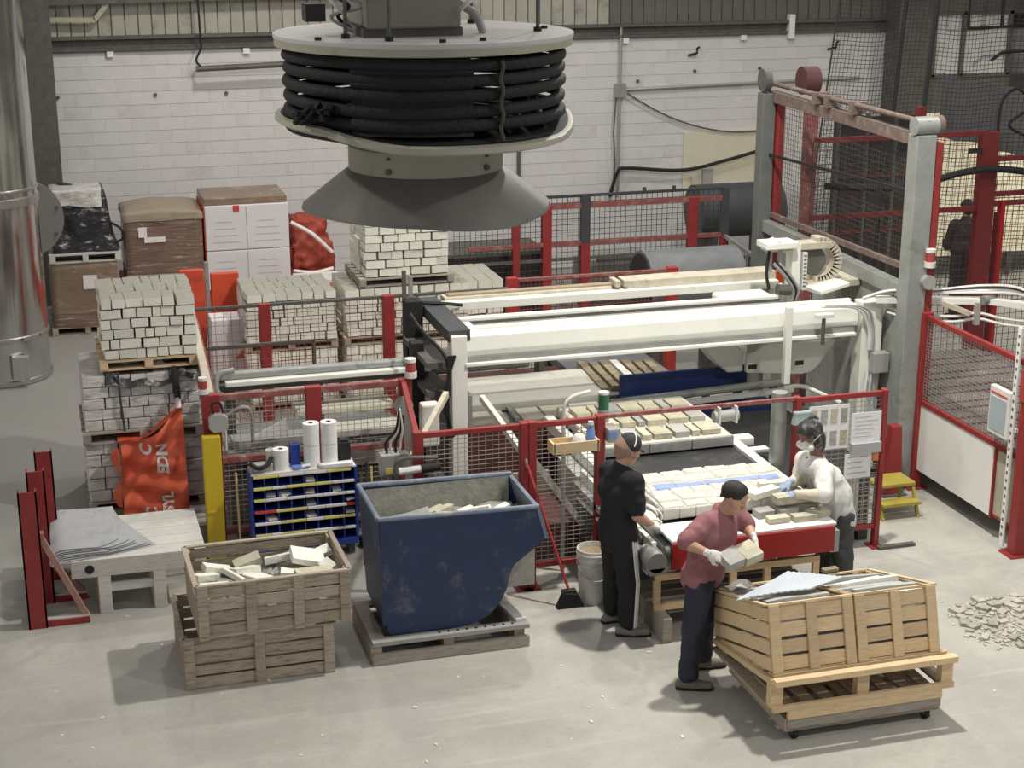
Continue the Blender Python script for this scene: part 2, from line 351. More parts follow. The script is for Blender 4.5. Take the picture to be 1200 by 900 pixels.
# steel beam and ribbed siding over the wall
tb = MB(); tb.box(-3, 20, WY-.10, WY+.1, WTOP, WTOP+.035); tb.box(-3, 20, WY-.02, WY+.1, WTOP+.035, WTOP+.17); tb.box(-3, 20, WY-.13, WY+.1, WTOP+.17, WTOP+.215)
struct(tb.build('trim_1', 'steel_dark'))
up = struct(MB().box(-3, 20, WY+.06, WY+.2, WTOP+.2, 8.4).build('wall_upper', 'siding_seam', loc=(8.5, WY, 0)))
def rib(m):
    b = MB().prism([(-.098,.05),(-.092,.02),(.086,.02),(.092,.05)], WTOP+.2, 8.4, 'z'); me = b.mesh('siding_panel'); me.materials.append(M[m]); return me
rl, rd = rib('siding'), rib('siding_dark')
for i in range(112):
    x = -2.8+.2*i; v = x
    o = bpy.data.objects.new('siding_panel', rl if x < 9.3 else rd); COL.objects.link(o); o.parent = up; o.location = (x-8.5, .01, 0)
# horizontal girts in front of the siding, left corner bracing
g = MB(); g.beam((-.5, WY-.15, 4.58), (6.1, WY-.15, 4.66), .1, .12); struct(g.build('trim_2', 'steel_dark'))
g = MB(); g.box(.10, .32, WY-.35, WY-.12, 0, 7); g.box(.02,.40,WY-.37,WY-.34,0,7)
struct(g.build('trim_3', 'steel_dark'))
g = MB(); g.beam((.4, WY-.12, 4.32), (1.05, WY-.12, 4.30), .06, .07); g.beam((1.05, WY-.12, 4.30), (1.3, WY-.12, 4.6), .06, .07); struct(g.build('trim_4', 'cream_steel'))
g = MB(); g.box(12.48, 12.58, WY-.14, WY-.02, 3.75, 4.15); struct(g.build('trim_5', 'white_plain'))
# small white clips along the beam
for px in (129, 289, 734, 872):
    p = gy(px, 61 if px < 500 else 40, WY-.08); tag(MB().box(p.x-.05, p.x+.05, WY-.08, WY-.0, 3.74, 3.83).build('beam_clip', 'white_plain'),
      'small white clip under the wall beam, at the %s' % {129:'far left near the corner post',289:'hanging pipe end',734:'top of the wall conduit',872:'right of the wall conduit'}[px], 'clip')
# side wall on the left, behind the duct, and dark hall on the right
struct(MB().box(-3.3, -3, 4, 26.2, 0, 8.4).build('wall_left', 'block_paint'))
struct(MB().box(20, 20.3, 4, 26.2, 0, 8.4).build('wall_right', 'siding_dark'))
# yellowish panel (doorway board) on the back wall with switch boxes
t = thing('wall_board', 'pale yellow painted board on the white block wall', 'board', (11.5, WY-.02, 1.0))
MB().box(-.85, .9, -.03, .0, 0, 1.22).build('panel', 'tan_pale', t)
t2 = MB().box(11.0, 11.18, WY-.12, WY-.05, 1.31, 1.58).build('switch_box', 'plastic_grey'); tag(t2, 'grey electrical switch box on the pale wall board', 'switch box')
t2 = MB().box(10.80, 10.92, WY-.10, WY-.05, 1.22, 1.45).build('tan_plate', 'tan_steel'); tag(t2, 'small tan plate on the wall board beside the grey switch box', 'plate')
# conduits and cables on the wall
def wtube(name, pts, r, m, label, cat, n=8): 
    return tag(MB().tube(pts, r, n).build(name, m, smooth=True), label, cat)
y0 = WY-.07
wtube('conduit', [(9.47,y0,4.05),(9.47,y0,3.0),(9.46,y0,1.2)], .028, 'galv', 'vertical grey conduit running down the white block wall', 'pipe')
tag(MB().box(9.38,9.56,y0-.07,y0+.03,2.86,3.08).build('junction_box','galv'), 'grey junction box where the wall conduits meet', 'junction box')
wtube('conduit', [(9.56,y0,2.98),(12.15,y0,3.02),(13.9,y0,3.05)], .028, 'galv', 'horizontal grey conduit running right from the junction box', 'pipe')
wtube('cable', catenary((9.6,y0-.03,2.92), (12.3,y0-.03,2.24), .28), .014, 'steel_dark', 'thin cable sagging from the junction box to the right', 'cable')
wtube('cable', [(9.40,y0-.02,2.86),(9.36,y0-.03,2.3),(9.40,y0-.02,1.75),(9.36,y0-.02,1.2)], .014, 'steel_dark', 'thin cable hanging beside the vertical wall conduit', 'cable')
wtube('cable', spline([(9.30,y0-.06,1.2),(9.42,y0-.10,1.62),(9.6,y0-.10,1.68),(10.6,y0-.10,1.60),(11.4,y0-.12,1.74),(12.3,y0-.12,1.95)]), .03, 'rubber', 'thick black cable rising from the conduit foot across the wall board', 'cable')
wtube('hanging_pipe', [gy(230,81,WY-.3), gy(340,75,WY-.3)], .045, 'steel_dark', 'dark pipe end hanging below the wall beam on a hook', 'pipe')
p = gy(235,78,WY-.3); q = gy(232,40,WY-.3)
wtube('pipe_hanger', spline([p,(p.x-.06,p.y,p.z+.1),(p.x+.02,p.y,p.z+.28),(p.x+.02,p.y,q.z),(p.x,p.y,5.2)]), .016, 'rubber', 'thin hooked rod holding the dark pipe end', 'hanger')
wtube('hanging_pipe', [(7.72,WY-.05,3.84), (7.72,WY-.05,0)], .03, 'steel_dark', 'vertical dark pipe behind the right side of the hose reel', 'pipe')
for i, (px, py) in enumerate(((68,114),(182,111),(265,109),(747,95),(814,83),(890,80))):
    p = gy(px, py, WY-.02); MBp = MB().cyl((p.x,WY-.05,p.z),(p.x,WY,p.z),.028,8); tag(MBp.build('wall_anchor','steel_dark'), 'small dark anchor stub in the white wall, %s' % ('near the corner post','left of the hanging pipe','below the hanging pipe','right of the vertical conduit','under the bent hook','near the net')[i], 'anchor')
for i,(px,py) in enumerate(((813,62),(976,55))):
    p = gy(px,py,WY-.04); tag(MB().tube([(p.x-.1,p.y,p.z-.04),(p.x+.04,p.y-.05,p.z),(p.x+.04,p.y-.05,p.z+.08),(p.x+.08,p.y-.06,p.z+.1)],.02,6).build('wall_hook','rubber'), ('bent black hook high on the white wall','bent black hook on the wall behind the net')[i],'hook')

# right hand background: dark column, dim window, grey curtain, second duct
struct(MB().box(14.35, 15.0, WY-.5, WY-.05, 0, 7).build('trim_6', 'steel_dark'))
struct(MB().box(14.9, 20, WY-.35, WY-.3, 1.9, 3.05).build('trim_7', 'siding_dark'))
wn = MB().box(15.15, 16.6, WY-.34, WY-.30, 3.08, 4.1).build('window_1', 'window_dim'); struct(wn)
fr = MB()
for x in (15.12, 15.68, 16.6): fr.box(x-.035, x+.035, WY-.4, WY-.33, 3.05, 4.15)
fr.box(15.1, 16.65, WY-.4, WY-.33, 3.03, 3.09); fr.box(15.1,16.65,WY-.4,WY-.33,4.1,4.16)
fr.build('window_frame', 'steel_dark').parent = wn
bpy.data.objects['window_frame'].matrix_parent_inverse = Matrix.Translation(-Vector(wn.location))
struct(MB().box(14.9, 20, WY-.35, WY-.3, 4.1, 8).build('trim_8', 'siding_dark'))

# ================================================================ left background
# big spiral duct standing at the left edge
t = thing('exhaust_duct', 'huge shiny round metal duct standing on the floor at the left edge', 'duct', (-.63, 21.95, 0))
R_ = .64
b = MB(); prof = [(R_+.012,0)]
b.lathe([(R_,.02),(R_,8.3)], 56); b.build('duct_body', 'duct', t, smooth=True)
for z, h in ((.0,.08),(.58,.07),(2.32,.12),(2.5,.05)):
    MB().lathe([(R_,z),(R_+.018,z+.012),(R_+.018,z+h-.012),(R_,z+h)], 56).build('duct_band', 'duct_band', t, smooth=True)
MB().box(.15,.36,-.71,-.60,.1,.42).build('access_plate', 'galv', t, bev=.01)
for x in (.30,.52):
    a = math.asin(x/R_); MB().cyl((x,-R_*math.cos(a)-.03,.62),(x,-R_*math.cos(a)+.02,.62),.02,8).build('latch','steel_dark',t)
MB().beam((.55,-.42,2.6),(.55,-.42,8.3),.03,.03).build('seam', 'duct_band', t)
# round grey blanking plate behind it
t = thing('round_plate', 'dull grey round steel plate behind the shiny duct', 'plate', (-.20, 23.2, 0))
o = MB().cyl((0,-.02,1.85),(0,.02,1.85),.54,40).build('disc', 'grey_flat', t, smooth=30)
for k in range(8):
    a = 2*PI*k/8+.3; MB().cyl((.48*math.cos(a),-.045,1.85+.48*math.sin(a)),(.48*math.cos(a),0,1.85+.48*math.sin(a)),.025,8).build('bolt','steel_dark',t)
MB().box(-.05,.05,.02,.1,0,1.4).build('stand','steel_dark',t)

def pallet(label, loc, w, d, h=.13, m='wood_old', rz=0, group=None, nb=6, name='pallet'):
    t = thing(name, label, 'pallet', loc, rz, group)
    for x in (-w/2+.045, 0, w/2-.045): MB().box(x-.04, x+.04, -d/2, d/2, .018, h-.02).build('stringer', m, t)
    bw = d/nb*.72
    for i in range(nb):
        y = -d/2+bw/2+(d-bw)*i/(nb-1); MB().box(-w/2, w/2, y-bw/2, y+bw/2, h-.02, h).build('deck_board', m, t)
    for y in (-d/2+.06, 0, d/2-.06): MB().box(-w/2, w/2, y-.05, y+.05, 0, .018).build('bottom_board', m, t)
    return t
def lumpy(x0,x1,y0,y1,z0,z1, amp=.03, seed=0, n=10, top=0):     # a wrapped load: box with soft uneven skin
    b = MB()
    def put(p, nrm):
        q = Vector(p)*2.2+Vector((seed,seed*1.7,0)); s = mnoise.fractal(q, 1, 2, 4)*amp
        return Vector(p)+Vector(nrm)*s
    for ax, sg in ((0,-1),(0,1),(1,-1),(1,1),(2,1)):
        def fn(u, v, ax=ax, sg=sg):
            if ax == 0: p = (x0 if sg < 0 else x1, y0+(y1-y0)*u, z0+(z1-z0)*v)
            elif ax == 1: p = (x0+(x1-x0)*u, y0 if sg < 0 else y1, z0+(z1-z0)*v)
            else: p = (x0+(x1-x0)*u, y0+(y1-y0)*v, z1)
            c = Vector(((x0+x1)/2,(y0+y1)/2,(z0+z1)/2)); nr = Vector(p)-c; nr = Vector((nr.x/(x1-x0),nr.y/(y1-y0),nr.z/(z1-z0))).normalized()
            q = put(p, nr)
            if top and p[2] > z0+(z1-z0)*.999: q.z += top*(1-abs((q.x-(x0+x1)/2)/((x1-x0)/2))**2)
            return q
        b.quadgrid(fn, n, n)
    return b
def weld(o, d=.002):
    import bmesh
    bm = bmesh.new(); bm.from_mesh(o.data); bmesh.ops.remove_doubles(bm, verts=bm.verts[:], dist=d); bmesh.ops.recalc_face_normals(bm, faces=bm.faces[:])
    for f in bm.faces: f.smooth = True
    bm.to_mesh(o.data); bm.free(); return o

# wrapped brown carton pallet with a wrapped dark machine on top
pallet('worn pallet under the brown wrapped carton at the left', (.56,24.2,0), 1.0, .9)
t = thing('wrapped_carton', 'tall brown carton in stretch film below the black wrapped machine', 'carton', (.56,24.2,.13))
weld(lumpy(-.47,.47,-.45,.45,.006,.93,.012,1).build('carton','cardboard',t))
MB().box(-.02,.18,-.468,-.462,.55,.75).build('label_sheet','print_white',t)
weld(lumpy(-.475,.475,-.462,.455,.01,.22,.03,9).build('film','wrap_brown',t))
pallet('pale pallet carrying the black wrapped machine', (.60,24.2,1.07), 1.0, .95, .13, 'wood_white')
t = thing('wrapped_machine', 'black lumpy machine wrapped in shiny clear film', 'wrapped load', (.62,24.2,1.2))
b = MB()
b.quadgrid(lambda u,v: (0,0,0), 1, 1)
b = lumpy(-.46,.44,-.4,.4,0,.88,.07,3,14)
b.v = [(x*(1-.22*max(0,z))+(-.07*z), y*(1-.3*max(0,z)), z) for x,y,z in b.v]
weld(b.build('wrapped_body','wrap_dark',t))
MB().tube(spline([(.38,-.38,.10),(.52,-.40,.18),(.50,-.40,.32),(.36,-.38,.42)]),.018,8).build('cable_loop','rubber',t,smooth=True)
weld(lumpy(-.44,.25,-.36,.30,.66,.90,.04,5,8).build('film_fold','wrap_clear',t))
# brown wrapped boxes on pallet
pallet('pallet under the red-brown boxes wrapped in film', (1.72,24.3,.70), 1.12, 1.0, .12)
t = thing('wrapped_boxes', 'red-brown boxes in shiny stretch film under a kraft paper cover', 'wrapped load', (1.72,24.3,.825))
weld(lumpy(-.55,.55,-.5,.5,0,.80,.02,7).build('boxes','wrap_brown',t))
weld(lumpy(-.57,.57,-.52,.52,.78,.88,.03,8,12,top=.07).build('paper_cover','kraft',t))
MB().box(-.36,-.24,-.53,-.525,.55,.70).build('label_sheet','print_white',t); MB().box(-.28,.02,-.53,-.525,.47,.55).build('label_sheet','print_white',t)
t = thing('red_crate', 'low orange red steel bin under the film wrapped boxes', 'bin', (1.70,24.3,0)); MB().box(-.60,.60,-.5,.5,.05,.70).build('bin_body','orange_red',t,bev=.02)
for x in (-.5,.5): MB().box(x-.06,x+.06,-.45,.45,0,.05).build('foot','steel_dark',t)
# white cartons
t = thing('red_crate', 'orange red steel bin under the white cartons', 'bin', (2.93,24.3,0)); MB().box(-.62,.62,-.45,.55,.05,.50).build('bin_body','orange_red',t,bev=.02)
for x in (-.5,.5): MB().box(x-.06,x+.06,-.4,.45,0,.05).build('foot','steel_dark',t)
for k,(z,h,lb) in enumerate(((.52,.58,'lower white carton of the pair stacked by the wall'),(1.11,.66,'upper white carton with a red tag, beneath brown cardboard'))):
    t = thing('white_carton', lb, 'carton', (2.93,24.3,z), 0, 'white cartons by the wall')
    MB().box(-.61,.61,-.5,.5,0,h).build('carton','carton_white',t,bev=.012)
    MB().box(-.012,-.004,-.506,-.5,.01,h-.02).build('centre_seam','plastic_grey',t)
    for x in (-.32,.3):
        for j in range(4): MB().box(x-.2+.02*j,x+.2-.03*j,-.504,-.5,.12+.1*j,.124+.1*j).build('print_line','plastic_grey',t)
    MB().box(-.625,-.612,-.48,.48,.0,h-.01).build('side_liner','orange_red',t)
    if k: MB().box(-.2,-.11,-.508,-.5,h-.09,h).build('red_tag','print_red',t)
t = thing('cardboard_lid', 'brown cardboard sheet lying on the upper white carton', 'cardboard', (2.93,24.3,1.775)); MB().box(-.61,.60,-.44,.5,0,.1).build('lid','cardboard',t,bev=.01)
# orange bulk bag and drums
pallet('pallet carrying the crumpled orange bulk bag', (3.95,24.5,0), .8, .9)
t = thing('bulk_bag', 'crumpled orange bulk bag with white straps by the white wall', 'bag', (3.92,24.5,.13))
b = lumpy(-.28,.33,-.30,.32,.04,1.26,.06,12,34); b.v = [(x*(1-.35*max(0,z-.5)), y*(1-.3*max(0,z-.5)), z) for x,y,z in b.v]
b.v = [tuple(Vector(p)+Vector((p[0],p[1],.3*(p[2]-.6))).normalized()*(.055*(1-2*abs(mnoise.noise(Vector(p)*5.5)))+.03*mnoise.noise(Vector(p)*13))) if p[2] > .1 else p for p in b.v]
weld(b.build('bag_body','tarp_dark',t))
for pts in ([(-.3,-.36,1.28),(-.02,-.44,1.12),(.16,-.45,.95),(.3,-.43,.8)], [(-.3,-.44,.55),(0,-.5,.52),(.3,-.47,.56)]):
    MB().tube(spline(pts),.03,6).build('strap','print_white',t,smooth=True)
t = thing('red_tray', 'shallow orange red steel tray in front of the bulk bag', 'tray', (3.90,23.7,0)); MB().box(-.33,.38,-.3,.3,.1,.62).build('tray_body','orange_red',t,bev=.02); MB().box(-.31,.36,-.28,.28,.62,.66).build('white_liner','print_white',t)
for x in (-.25,.3): MB().box(x-.05,x+.05,-.28,.28,0,.1).build('foot','steel_dark',t)
for i,(x,y,z) in enumerate(((4.72,23.4,0),(4.74,22.6,0))):
    t = thing('steel_drum', ('red steel drum further back beside the block stack','red steel drum in front of another one beside the block stack')[i], 'drum', (x,y,z), 0, 'red drums')
    h = 1.25 if i == 0 else 1.12
    MB().lathe([(0,0),(.28,0),(.28,h*.33),(.29,h*.345),(.28,h*.36),(.28,h*.64),(.29,h*.655),(.28,h*.67),(.28,h),(.265,h),(.265,h-.02),(0,h-.02)],28).build('drum_body','orange_red',t,smooth=30)
    MB().cyl((.1,.1,h-.02),(.1,.1,h+.01),.03,10).build('bung','steel_dark',t)
t = thing('red_plate_rack', 'orange red steel plates leaning behind the block stacks', 'plate', (2.05,20.4,0))
MB().box(-.42,-.12,-.05,.05,.0,1.62).build('plate','orange_red',t,bev=.01); MB().box(-.03,.32,-.02,.08,.0,1.55).build('plate','orange_red',t,bev=.01)
MB().box(-.10,-.05,.0,.06,0,1.7).build('upright','grey_steel',t)
t = thing('carton_on_floor', 'white carton with an orange corner behind the mesh fence', 'carton', (2.18,19.9,.0)); MB().box(-.25,.25,-.2,.2,.0,1.12).build('carton','carton_white',t,bev=.01); MB().prism([(.02,.62),(.25,.62),(.25,.85)],-.215,-.2).build('orange_corner','orange_red',t)

# ================================================================ pallets of stone blocks
BLK = []
for k in range(4):
    b = MB()
    def jit(a): return a*(1+rnd(-.05,.0))
    w, d, h = .5, .5, .5
    vs = [(-w,-d,-h),(w,-d,-h),(w,d,-h),(-w,d,-h),(-w,-d,h),(w,-d,h),(w,d,h),(-w,d,h)]
    vs = [tuple(jit(c) for c in v) for v in vs]
    b.add(vs, [(0,3,2,1),(4,5,6,7),(0,1,5,4),(1,2,6,5),(2,3,7,6),(3,0,4,7)])
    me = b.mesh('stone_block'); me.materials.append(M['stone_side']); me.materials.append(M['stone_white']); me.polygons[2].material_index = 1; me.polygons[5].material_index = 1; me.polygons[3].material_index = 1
    BLK.append(me)
blk_count = 0; blk_rest = MB()
def block_stack(x0, x1, y0, z0, n, h, label, rows=3, dep=.33, wmin=.13, wmax=.25, indiv=True, zmin=0, lean=0, skip_left=True, group='stone blocks on the pallets'):
    global blk_count
    for c in range(n):
        z = z0+h*c; ofs = rnd(-.02,.02)
        for r in range(rows):
            x = x0+rnd(0,.03)+lean*c
            while x < x1-.05:
                wd = min(rnd(wmin,wmax), x1-x+.03)
                if x1-x-wd < .08: wd = x1-x
                hh = h*rnd(.86,.97); dd = dep*.94; yy = y0+dep*(r+.5)+(rnd(-.03,0) if r == 0 else 0)
                if c == n-1 and r < 3: wd = min(wd, .19)
                vis = (r == 0 or c == n-1) and indiv and z >= zmin and blk_count < 297
                cx, cz = x+wd/2, z+h/2
                if vis:
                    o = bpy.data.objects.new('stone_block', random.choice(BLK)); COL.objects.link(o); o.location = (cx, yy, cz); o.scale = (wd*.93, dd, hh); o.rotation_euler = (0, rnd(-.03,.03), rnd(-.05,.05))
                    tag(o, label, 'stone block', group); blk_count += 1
                else: blk_rest.mi = 0; blk_rest.obox((cx,yy,cz),(wd*.94,dd,hh),(0,0,0))
                x += wd
# three loads high, left of the fence
pallet('grey pallet at the bottom of the tall stack beside the orange tarp', (.86,16.9,0), 1.2, 1.05, .13, 'wood_grey')
t = thing('wrapped_blocks', 'film wrapped load of pale blocks at the bottom of the stack behind the orange tarp', 'wrapped load', (.86,16.9,.13))
def wrapped_rows(t, w, d, h, n, film):
    for r in range(n):
        z = h*r/n; x = -w/2
        while x < w/2-.06:
            k = min(rnd(.14,.26), w/2-x)
            if w/2-x-k < .1: k = w/2-x
            MB().obox((x+k/2,-d/2+.17+rnd(-.01,.015),z+h/n/2),(k*.96,.34,h/n*.93),(0,rnd(-.02,.02),rnd(-.03,.03))).build('block','wrap_clear',t,bev=.006); x += k
        for s in (-1,1):
            y = -d/2+.36
            while y < d/2-.06:
                k = min(rnd(.2,.32), d/2-y); MB().obox((s*(w/2-.12),y+k/2,z+h/n/2),(.24,k*.95,h/n*.93)).build('block','wrap_clear',t,bev=.006); y += k
    MB().box(-w/2+.2,w/2-.2,-d/2+.3,d/2,.02,h).build('inner_core','wrap_clear',t)
wrapped_rows(t,1.18,1.0,.63,5,'wrap_clear')
pallet('grey pallet in the middle of the tall stack beside the orange tarp', (.86,16.9,.76), 1.22, 1.08, .13, 'wood_grey')
t = thing('wrapped_blocks', 'film wrapped load of pale blocks with a torn black cover, mid stack', 'wrapped load', (.86,16.9,.89))
wrapped_rows(t,1.16,1.0,.58,5,'wrap_clear')
b = MB()
def cov(u,v):
    x = -.34+u*.94; y = -.53+v*1.0
    z = .60+.025*math.sin(7*u+3*v)+.02*math.sin(17*u+1)-(.0 if v > .1 else .16*(1-v/.1)*(.35+.65*abs(math.sin(3.2*u+.6))))
    return (x,y-.015*(v<.1),z)
b.quadgrid(cov,26,22); b.build('black_cover','film_black',t,smooth=180,solid=.006)
MB().tube([(.08-.3,-.53,.62),(-.21,-.535,.3),(-.19,-.535,0)],.014,6).build('strap','post_dark',t)
MB().tube([(.33,-.54,.64),(.35,-.55,.45),(.36,-.55,.30)],.035,8).build('dark_post','plastic_black',t)
pallet('yellowish pallet under the topmost white blocks of the tall stack', (.96,16.93,1.515), .98, 1.05, .11, 'wood_new')
block_stack(.50,1.46,16.42,1.63,6,.105,'white stone block in the stack topping the film wrapped loads', rows=3, wmin=.085, wmax=.23)
# behind the fence
block_stack(2.30,3.42,19.35,.12,6,.105,'white stone block in the lower load behind the fence',indiv=False)
pallet('pallet between the two loads of white blocks next to the orange plates', (2.86,19.86,.76), 1.15, 1.0, .11)
block_stack(2.30,3.42,19.35,.88,6,.102,'white stone block in the stack behind the fence, next to the orange plates', rows=3, wmin=.10, wmax=.25)
pallet('pallet under the white blocks nearest the orange plates', (2.86,19.85,0), 1.15, 1.05, .12)
block_stack(3.52,5.10,19.35,.12,6,.105,'white stone block in the lower wide load',indiv=False)
pallet('pallet between the two loads of the wide white block stack', (4.31,19.86,.76), 1.6, 1.0, .11)
block_stack(3.52,5.10,19.35,.88,6,.100,'white stone block in the wide stack below the raised pallet', rows=3, wmin=.13, wmax=.27)
pallet('pallet at the foot of the wide white block stack', (4.31,19.85,0), 1.6, 1.05, .12)
block_stack(5.08,5.62,19.55,.12,12,.11,'white stone block in the stack at the fence end', zmin=.7, rows=3, wmin=.24, wmax=.34)
pallet('pallet at the foot of the narrow block stack by the fence end', (5.35,20.05,0), .6, 1.0, .12)
pallet('grey pallet raised on the wide block stack', (4.32,19.85,1.49), 1.2, 1.0, .11, 'wood_grey')
block_stack(3.78,4.86,19.38,1.61,8,.105,'white stone block piled on the raised pallet under the hanging cone', rows=3, wmin=.14, wmax=.26)
tag(blk_rest.build('inner_stone_blocks','stone_white'), 'inner white stone blocks packed inside the pallet stacks', 'stone blocks', kind='stuff')

# orange printed tarp over the front of the stack
t = thing('orange_tarp', 'bright orange printed bag sheet draped on the stack beside the yellow post', 'tarp', (.92,16.2,0))
def tarp(u,v):
    xl = -.33+.05*v-.02*v*v; xr = .33
    x = xl+(xr-xl)*u; top = .80+.34*(max(0,u-.25)/.75)**1.6
    z = .0+top*v
    y = .06*math.sin(5*u+2*v)+.025*math.sin(13*u-9*v)+.02*math.sin(21*v+6*u)+.14*v*v-.05
    return (x,y,z)
b = MB().quadgrid(tarp,30,40); b.build('sheet','tarp',t,smooth=180,solid=.01)
MB().quadgrid(lambda u,v: (-.33-.08*math.sin(PI*u)*(.5+.5*math.sin(9*v)), .0+.12*u, .12+.60*v),6,16).build('side_fold','tarp',t,smooth=180,solid=.008)
MB().quadgrid(lambda u,v: (-.33+.66*u, .09+.42*v, .80+.34*(max(0,u-.25)/.75)**1.6+.01*math.sin(9*u+5*v)),12,6).build('top_fold','tarp',t,smooth=180,solid=.008)
MB().cyl((.30,.06,1.12),(.29,.08,1.22),.03,8,.02).build('tied_tip','print_white',t)
def text(body, loc, size, m, parent, rot=(PI/2,0,0), name='lettering', extr=.002, bold=0):
    cu = bpy.data.curves.new(name,'FONT'); cu.body = body; cu.size = size; cu.extrude = extr; cu.align_x = 'CENTER'; cu.align_y = 'CENTER'; cu.offset = bold
    o = bpy.data.objects.new('tmp', cu); COL.objects.link(o); dg = bpy.context.evaluated_depsgraph_get(); me = bpy.data.meshes.new_from_object(o.evaluated_get(dg)); bpy.data.objects.remove(o)
    o = bpy.data.objects.new(name, me); COL.objects.link(o); me.materials.clear(); me.materials.append(M[m]); o.location = loc; o.rotation_euler = rot; o.parent = parent; return o
def on_tarp(s, x, z, size):
    o = text(s, (0,0,0), size, 'print_white', t, (0,0,0), extr=.003, bold=.006)
    for v in o.data.vertices:                       # lay the print on the cloth, reading upwards
        px, pz, q = x-v.co.y, z+v.co.x, v.co.z
        vv = 0.0
        for _ in range(20):
            u = min(1,max(0,(px-(-.33+.05*vv-.02*vv*vv))/(.33-(-.33+.05*vv-.02*vv*vv)))); top = .80+.34*(max(0,u-.25)/.75)**1.6; vv = min(1,max(0,pz/top))
        v.co = (px, tarp(u,vv)[1]-.014-q, pz)
    return o
on_tarp('EDN', .10, .62, .15); on_tarp('ISYL', .13, .14, .15); on_tarp('C', -.06, .72, .15); on_tarp('C', -.04, .06, .15)

# ================================================================ safety fences
def wire_mesh(a, b, z0, z1, su, sv, r, m, parent, name='wire_mesh'):
    a = Vector((a[0],a[1],0)); b = Vector((b[0],b[1],0)); L_ = (b-a).length; d = (b-a)/L_; mb = MB()
    n = max(1,int(L_/su))
    for i in range(n+1):
        p = a+d*(L_*i/n); mb.beam(p+Vector((0,0,z0)), p+Vector((0,0,z1)), r, r, up=(d.y,-d.x,0))
    k = max(1,int((z1-z0)/sv)); off = Vector((d.y,-d.x,0))*r
    for j in range(k+1):
        z = z0+(z1-z0)*j/k; mb.beam(a+off+Vector((0,0,z)), b+off+Vector((0,0,z)), r, r)
    return tag(mb.build(name, m, parent), kind='stuff')
def fence(label, a, b, posts, top, rails, mesh=None, pw=.10, pm='red_paint', rm='red_paint', mm='wire', rail=(.05,.05), name='safety_fence', base=0, su=.07, sv=.045, wr=.005, bays=None):
    t = thing(name, label, 'fence', (a[0],a[1],0)); A = Vector((0,0,0)); B = Vector((b[0]-a[0],b[1]-a[1],0)); ang = math.atan2(B.y,B.x)
    for p in posts:
        f, w = p if isinstance(p, tuple) else (p, pw); c = A.lerp(B,f)
        MB().obox((c.x,c.y,(top+base+.02)/2),(w,.09,top-base+.02),(0,0,ang)).build('post', pm, t, bev=.008)
        MB().obox((c.x,c.y,.006),(w+.08,.17,.012),(0,0,ang)).build('base_plate', pm, t)
    for z in rails: MB().beam(A+Vector((0,0,z)),B+Vector((0,0,z)),rail[0],rail[1]).build('rail', rm, t, bev=.005)
    if mesh:
        bays = bays or [(0,1)]
        for f0,f1 in bays: wire_mesh(A.lerp(B,f0),A.lerp(B,f1),mesh[0],mesh[1],su,sv,wr,mm,t)
    return t
FY = 13.37
fence('red mesh safety fence with a double post behind the blue tipping bin', (3.05,FY), (4.75,FY), [(0,.09),(.572,.075),(.618,.075),(1,.08)], 1.6, [1.58,.22], (.22,1.56), bays=[(.03,.55),(.64,.97)], su=.06, sv=.042)
t = fence('red mesh gate with paper sheets behind the man in the white shirt', (6.72,FY), (7.63,FY), [(0,.06),(1,.05)], 1.6, [1.58,.22], (.22,1.56), bays=[(.04,.97)], rail=(.04,.05), name='mesh_gate')
MB().box(.9,1.3,-.12,-.06,.0,.03).build('floor_bar','steel_dark',t)
wire_mesh((.03,.0),(.88,.0),.22,.75,.06,.06,.006,'wire',t)
# papers hung on the gate
def sheet(label, x0,x1,z0,z1, y=FY-.05, rows=0, m='paper', name='paper_sheet', marks='print_dark', cols=2, grid=None):
    s = thing(name, label, 'paper', ((x0+x1)/2,y,z0)); w = (x1-x0)/2; h = z1-z0
    MB().box(-w,w,-.004,.004,0,h).build('sheet', m, s)
    for j in range(rows): MB().box(-w*.8,w*rnd(.3,.8),-.006,-.004,h*(.2+.65*j/max(1,rows-1)),h*(.2+.65*j/max(1,rows-1))+.008).build('print_line', marks, s)
    if grid:
        for i in range(grid[0]):
            for j in range(grid[1]):
                xx = -w+2*w*(i+.5)/grid[0]; zz = h*(j+.5)/grid[1]; MB().box(xx-w/grid[0]*.68,xx+w/grid[0]*.68,-.006,-.004,zz-h/grid[1]*.34,zz+h/grid[1]*.34).build('printed_picture', 'stone_tan' if (i+j)%2 else 'stone_grey', s)
    return s
sheet('white sheet with a grid of stone pictures on the gate', 6.82,7.24,1.08,1.52, grid=(4,2))
sheet('white instruction sheet in a holder on the gate, right of the picture sheet', 7.27,7.58,1.12,1.42, rows=6, marks='sheet_blue', y=FY-.06)
tag(MB().box(7.27,7.58,FY-.10,FY-.045,1.02,1.12).build('paper_holder','sheet_grey'),'grey holder box under the instruction sheet on the gate','holder')
sheet('faded sheet hanging below the grey holder on the gate', 7.22,7.50,.76,1.01, rows=4, marks='plastic_grey', y=FY-.055)
sheet('narrow pale sheet hanging low on the gate, behind the mesh', 7.28,7.45,.30,.75, y=FY+.05)
tag(MB().box(7.52,7.58,FY-.06,FY-.04,.92,1.05).build('orange_tag','print_orange'),'small orange tag on the right edge of the gate','tag')
t = thing('rubber_glove', 'pale teal rubber glove hung on the gate corner', 'glove', (6.72,FY-.09,1.38)); weld(lumpy(-.08,.11,-.03,.03,0,.13,.03,4,5).build('cuff','teal',t))
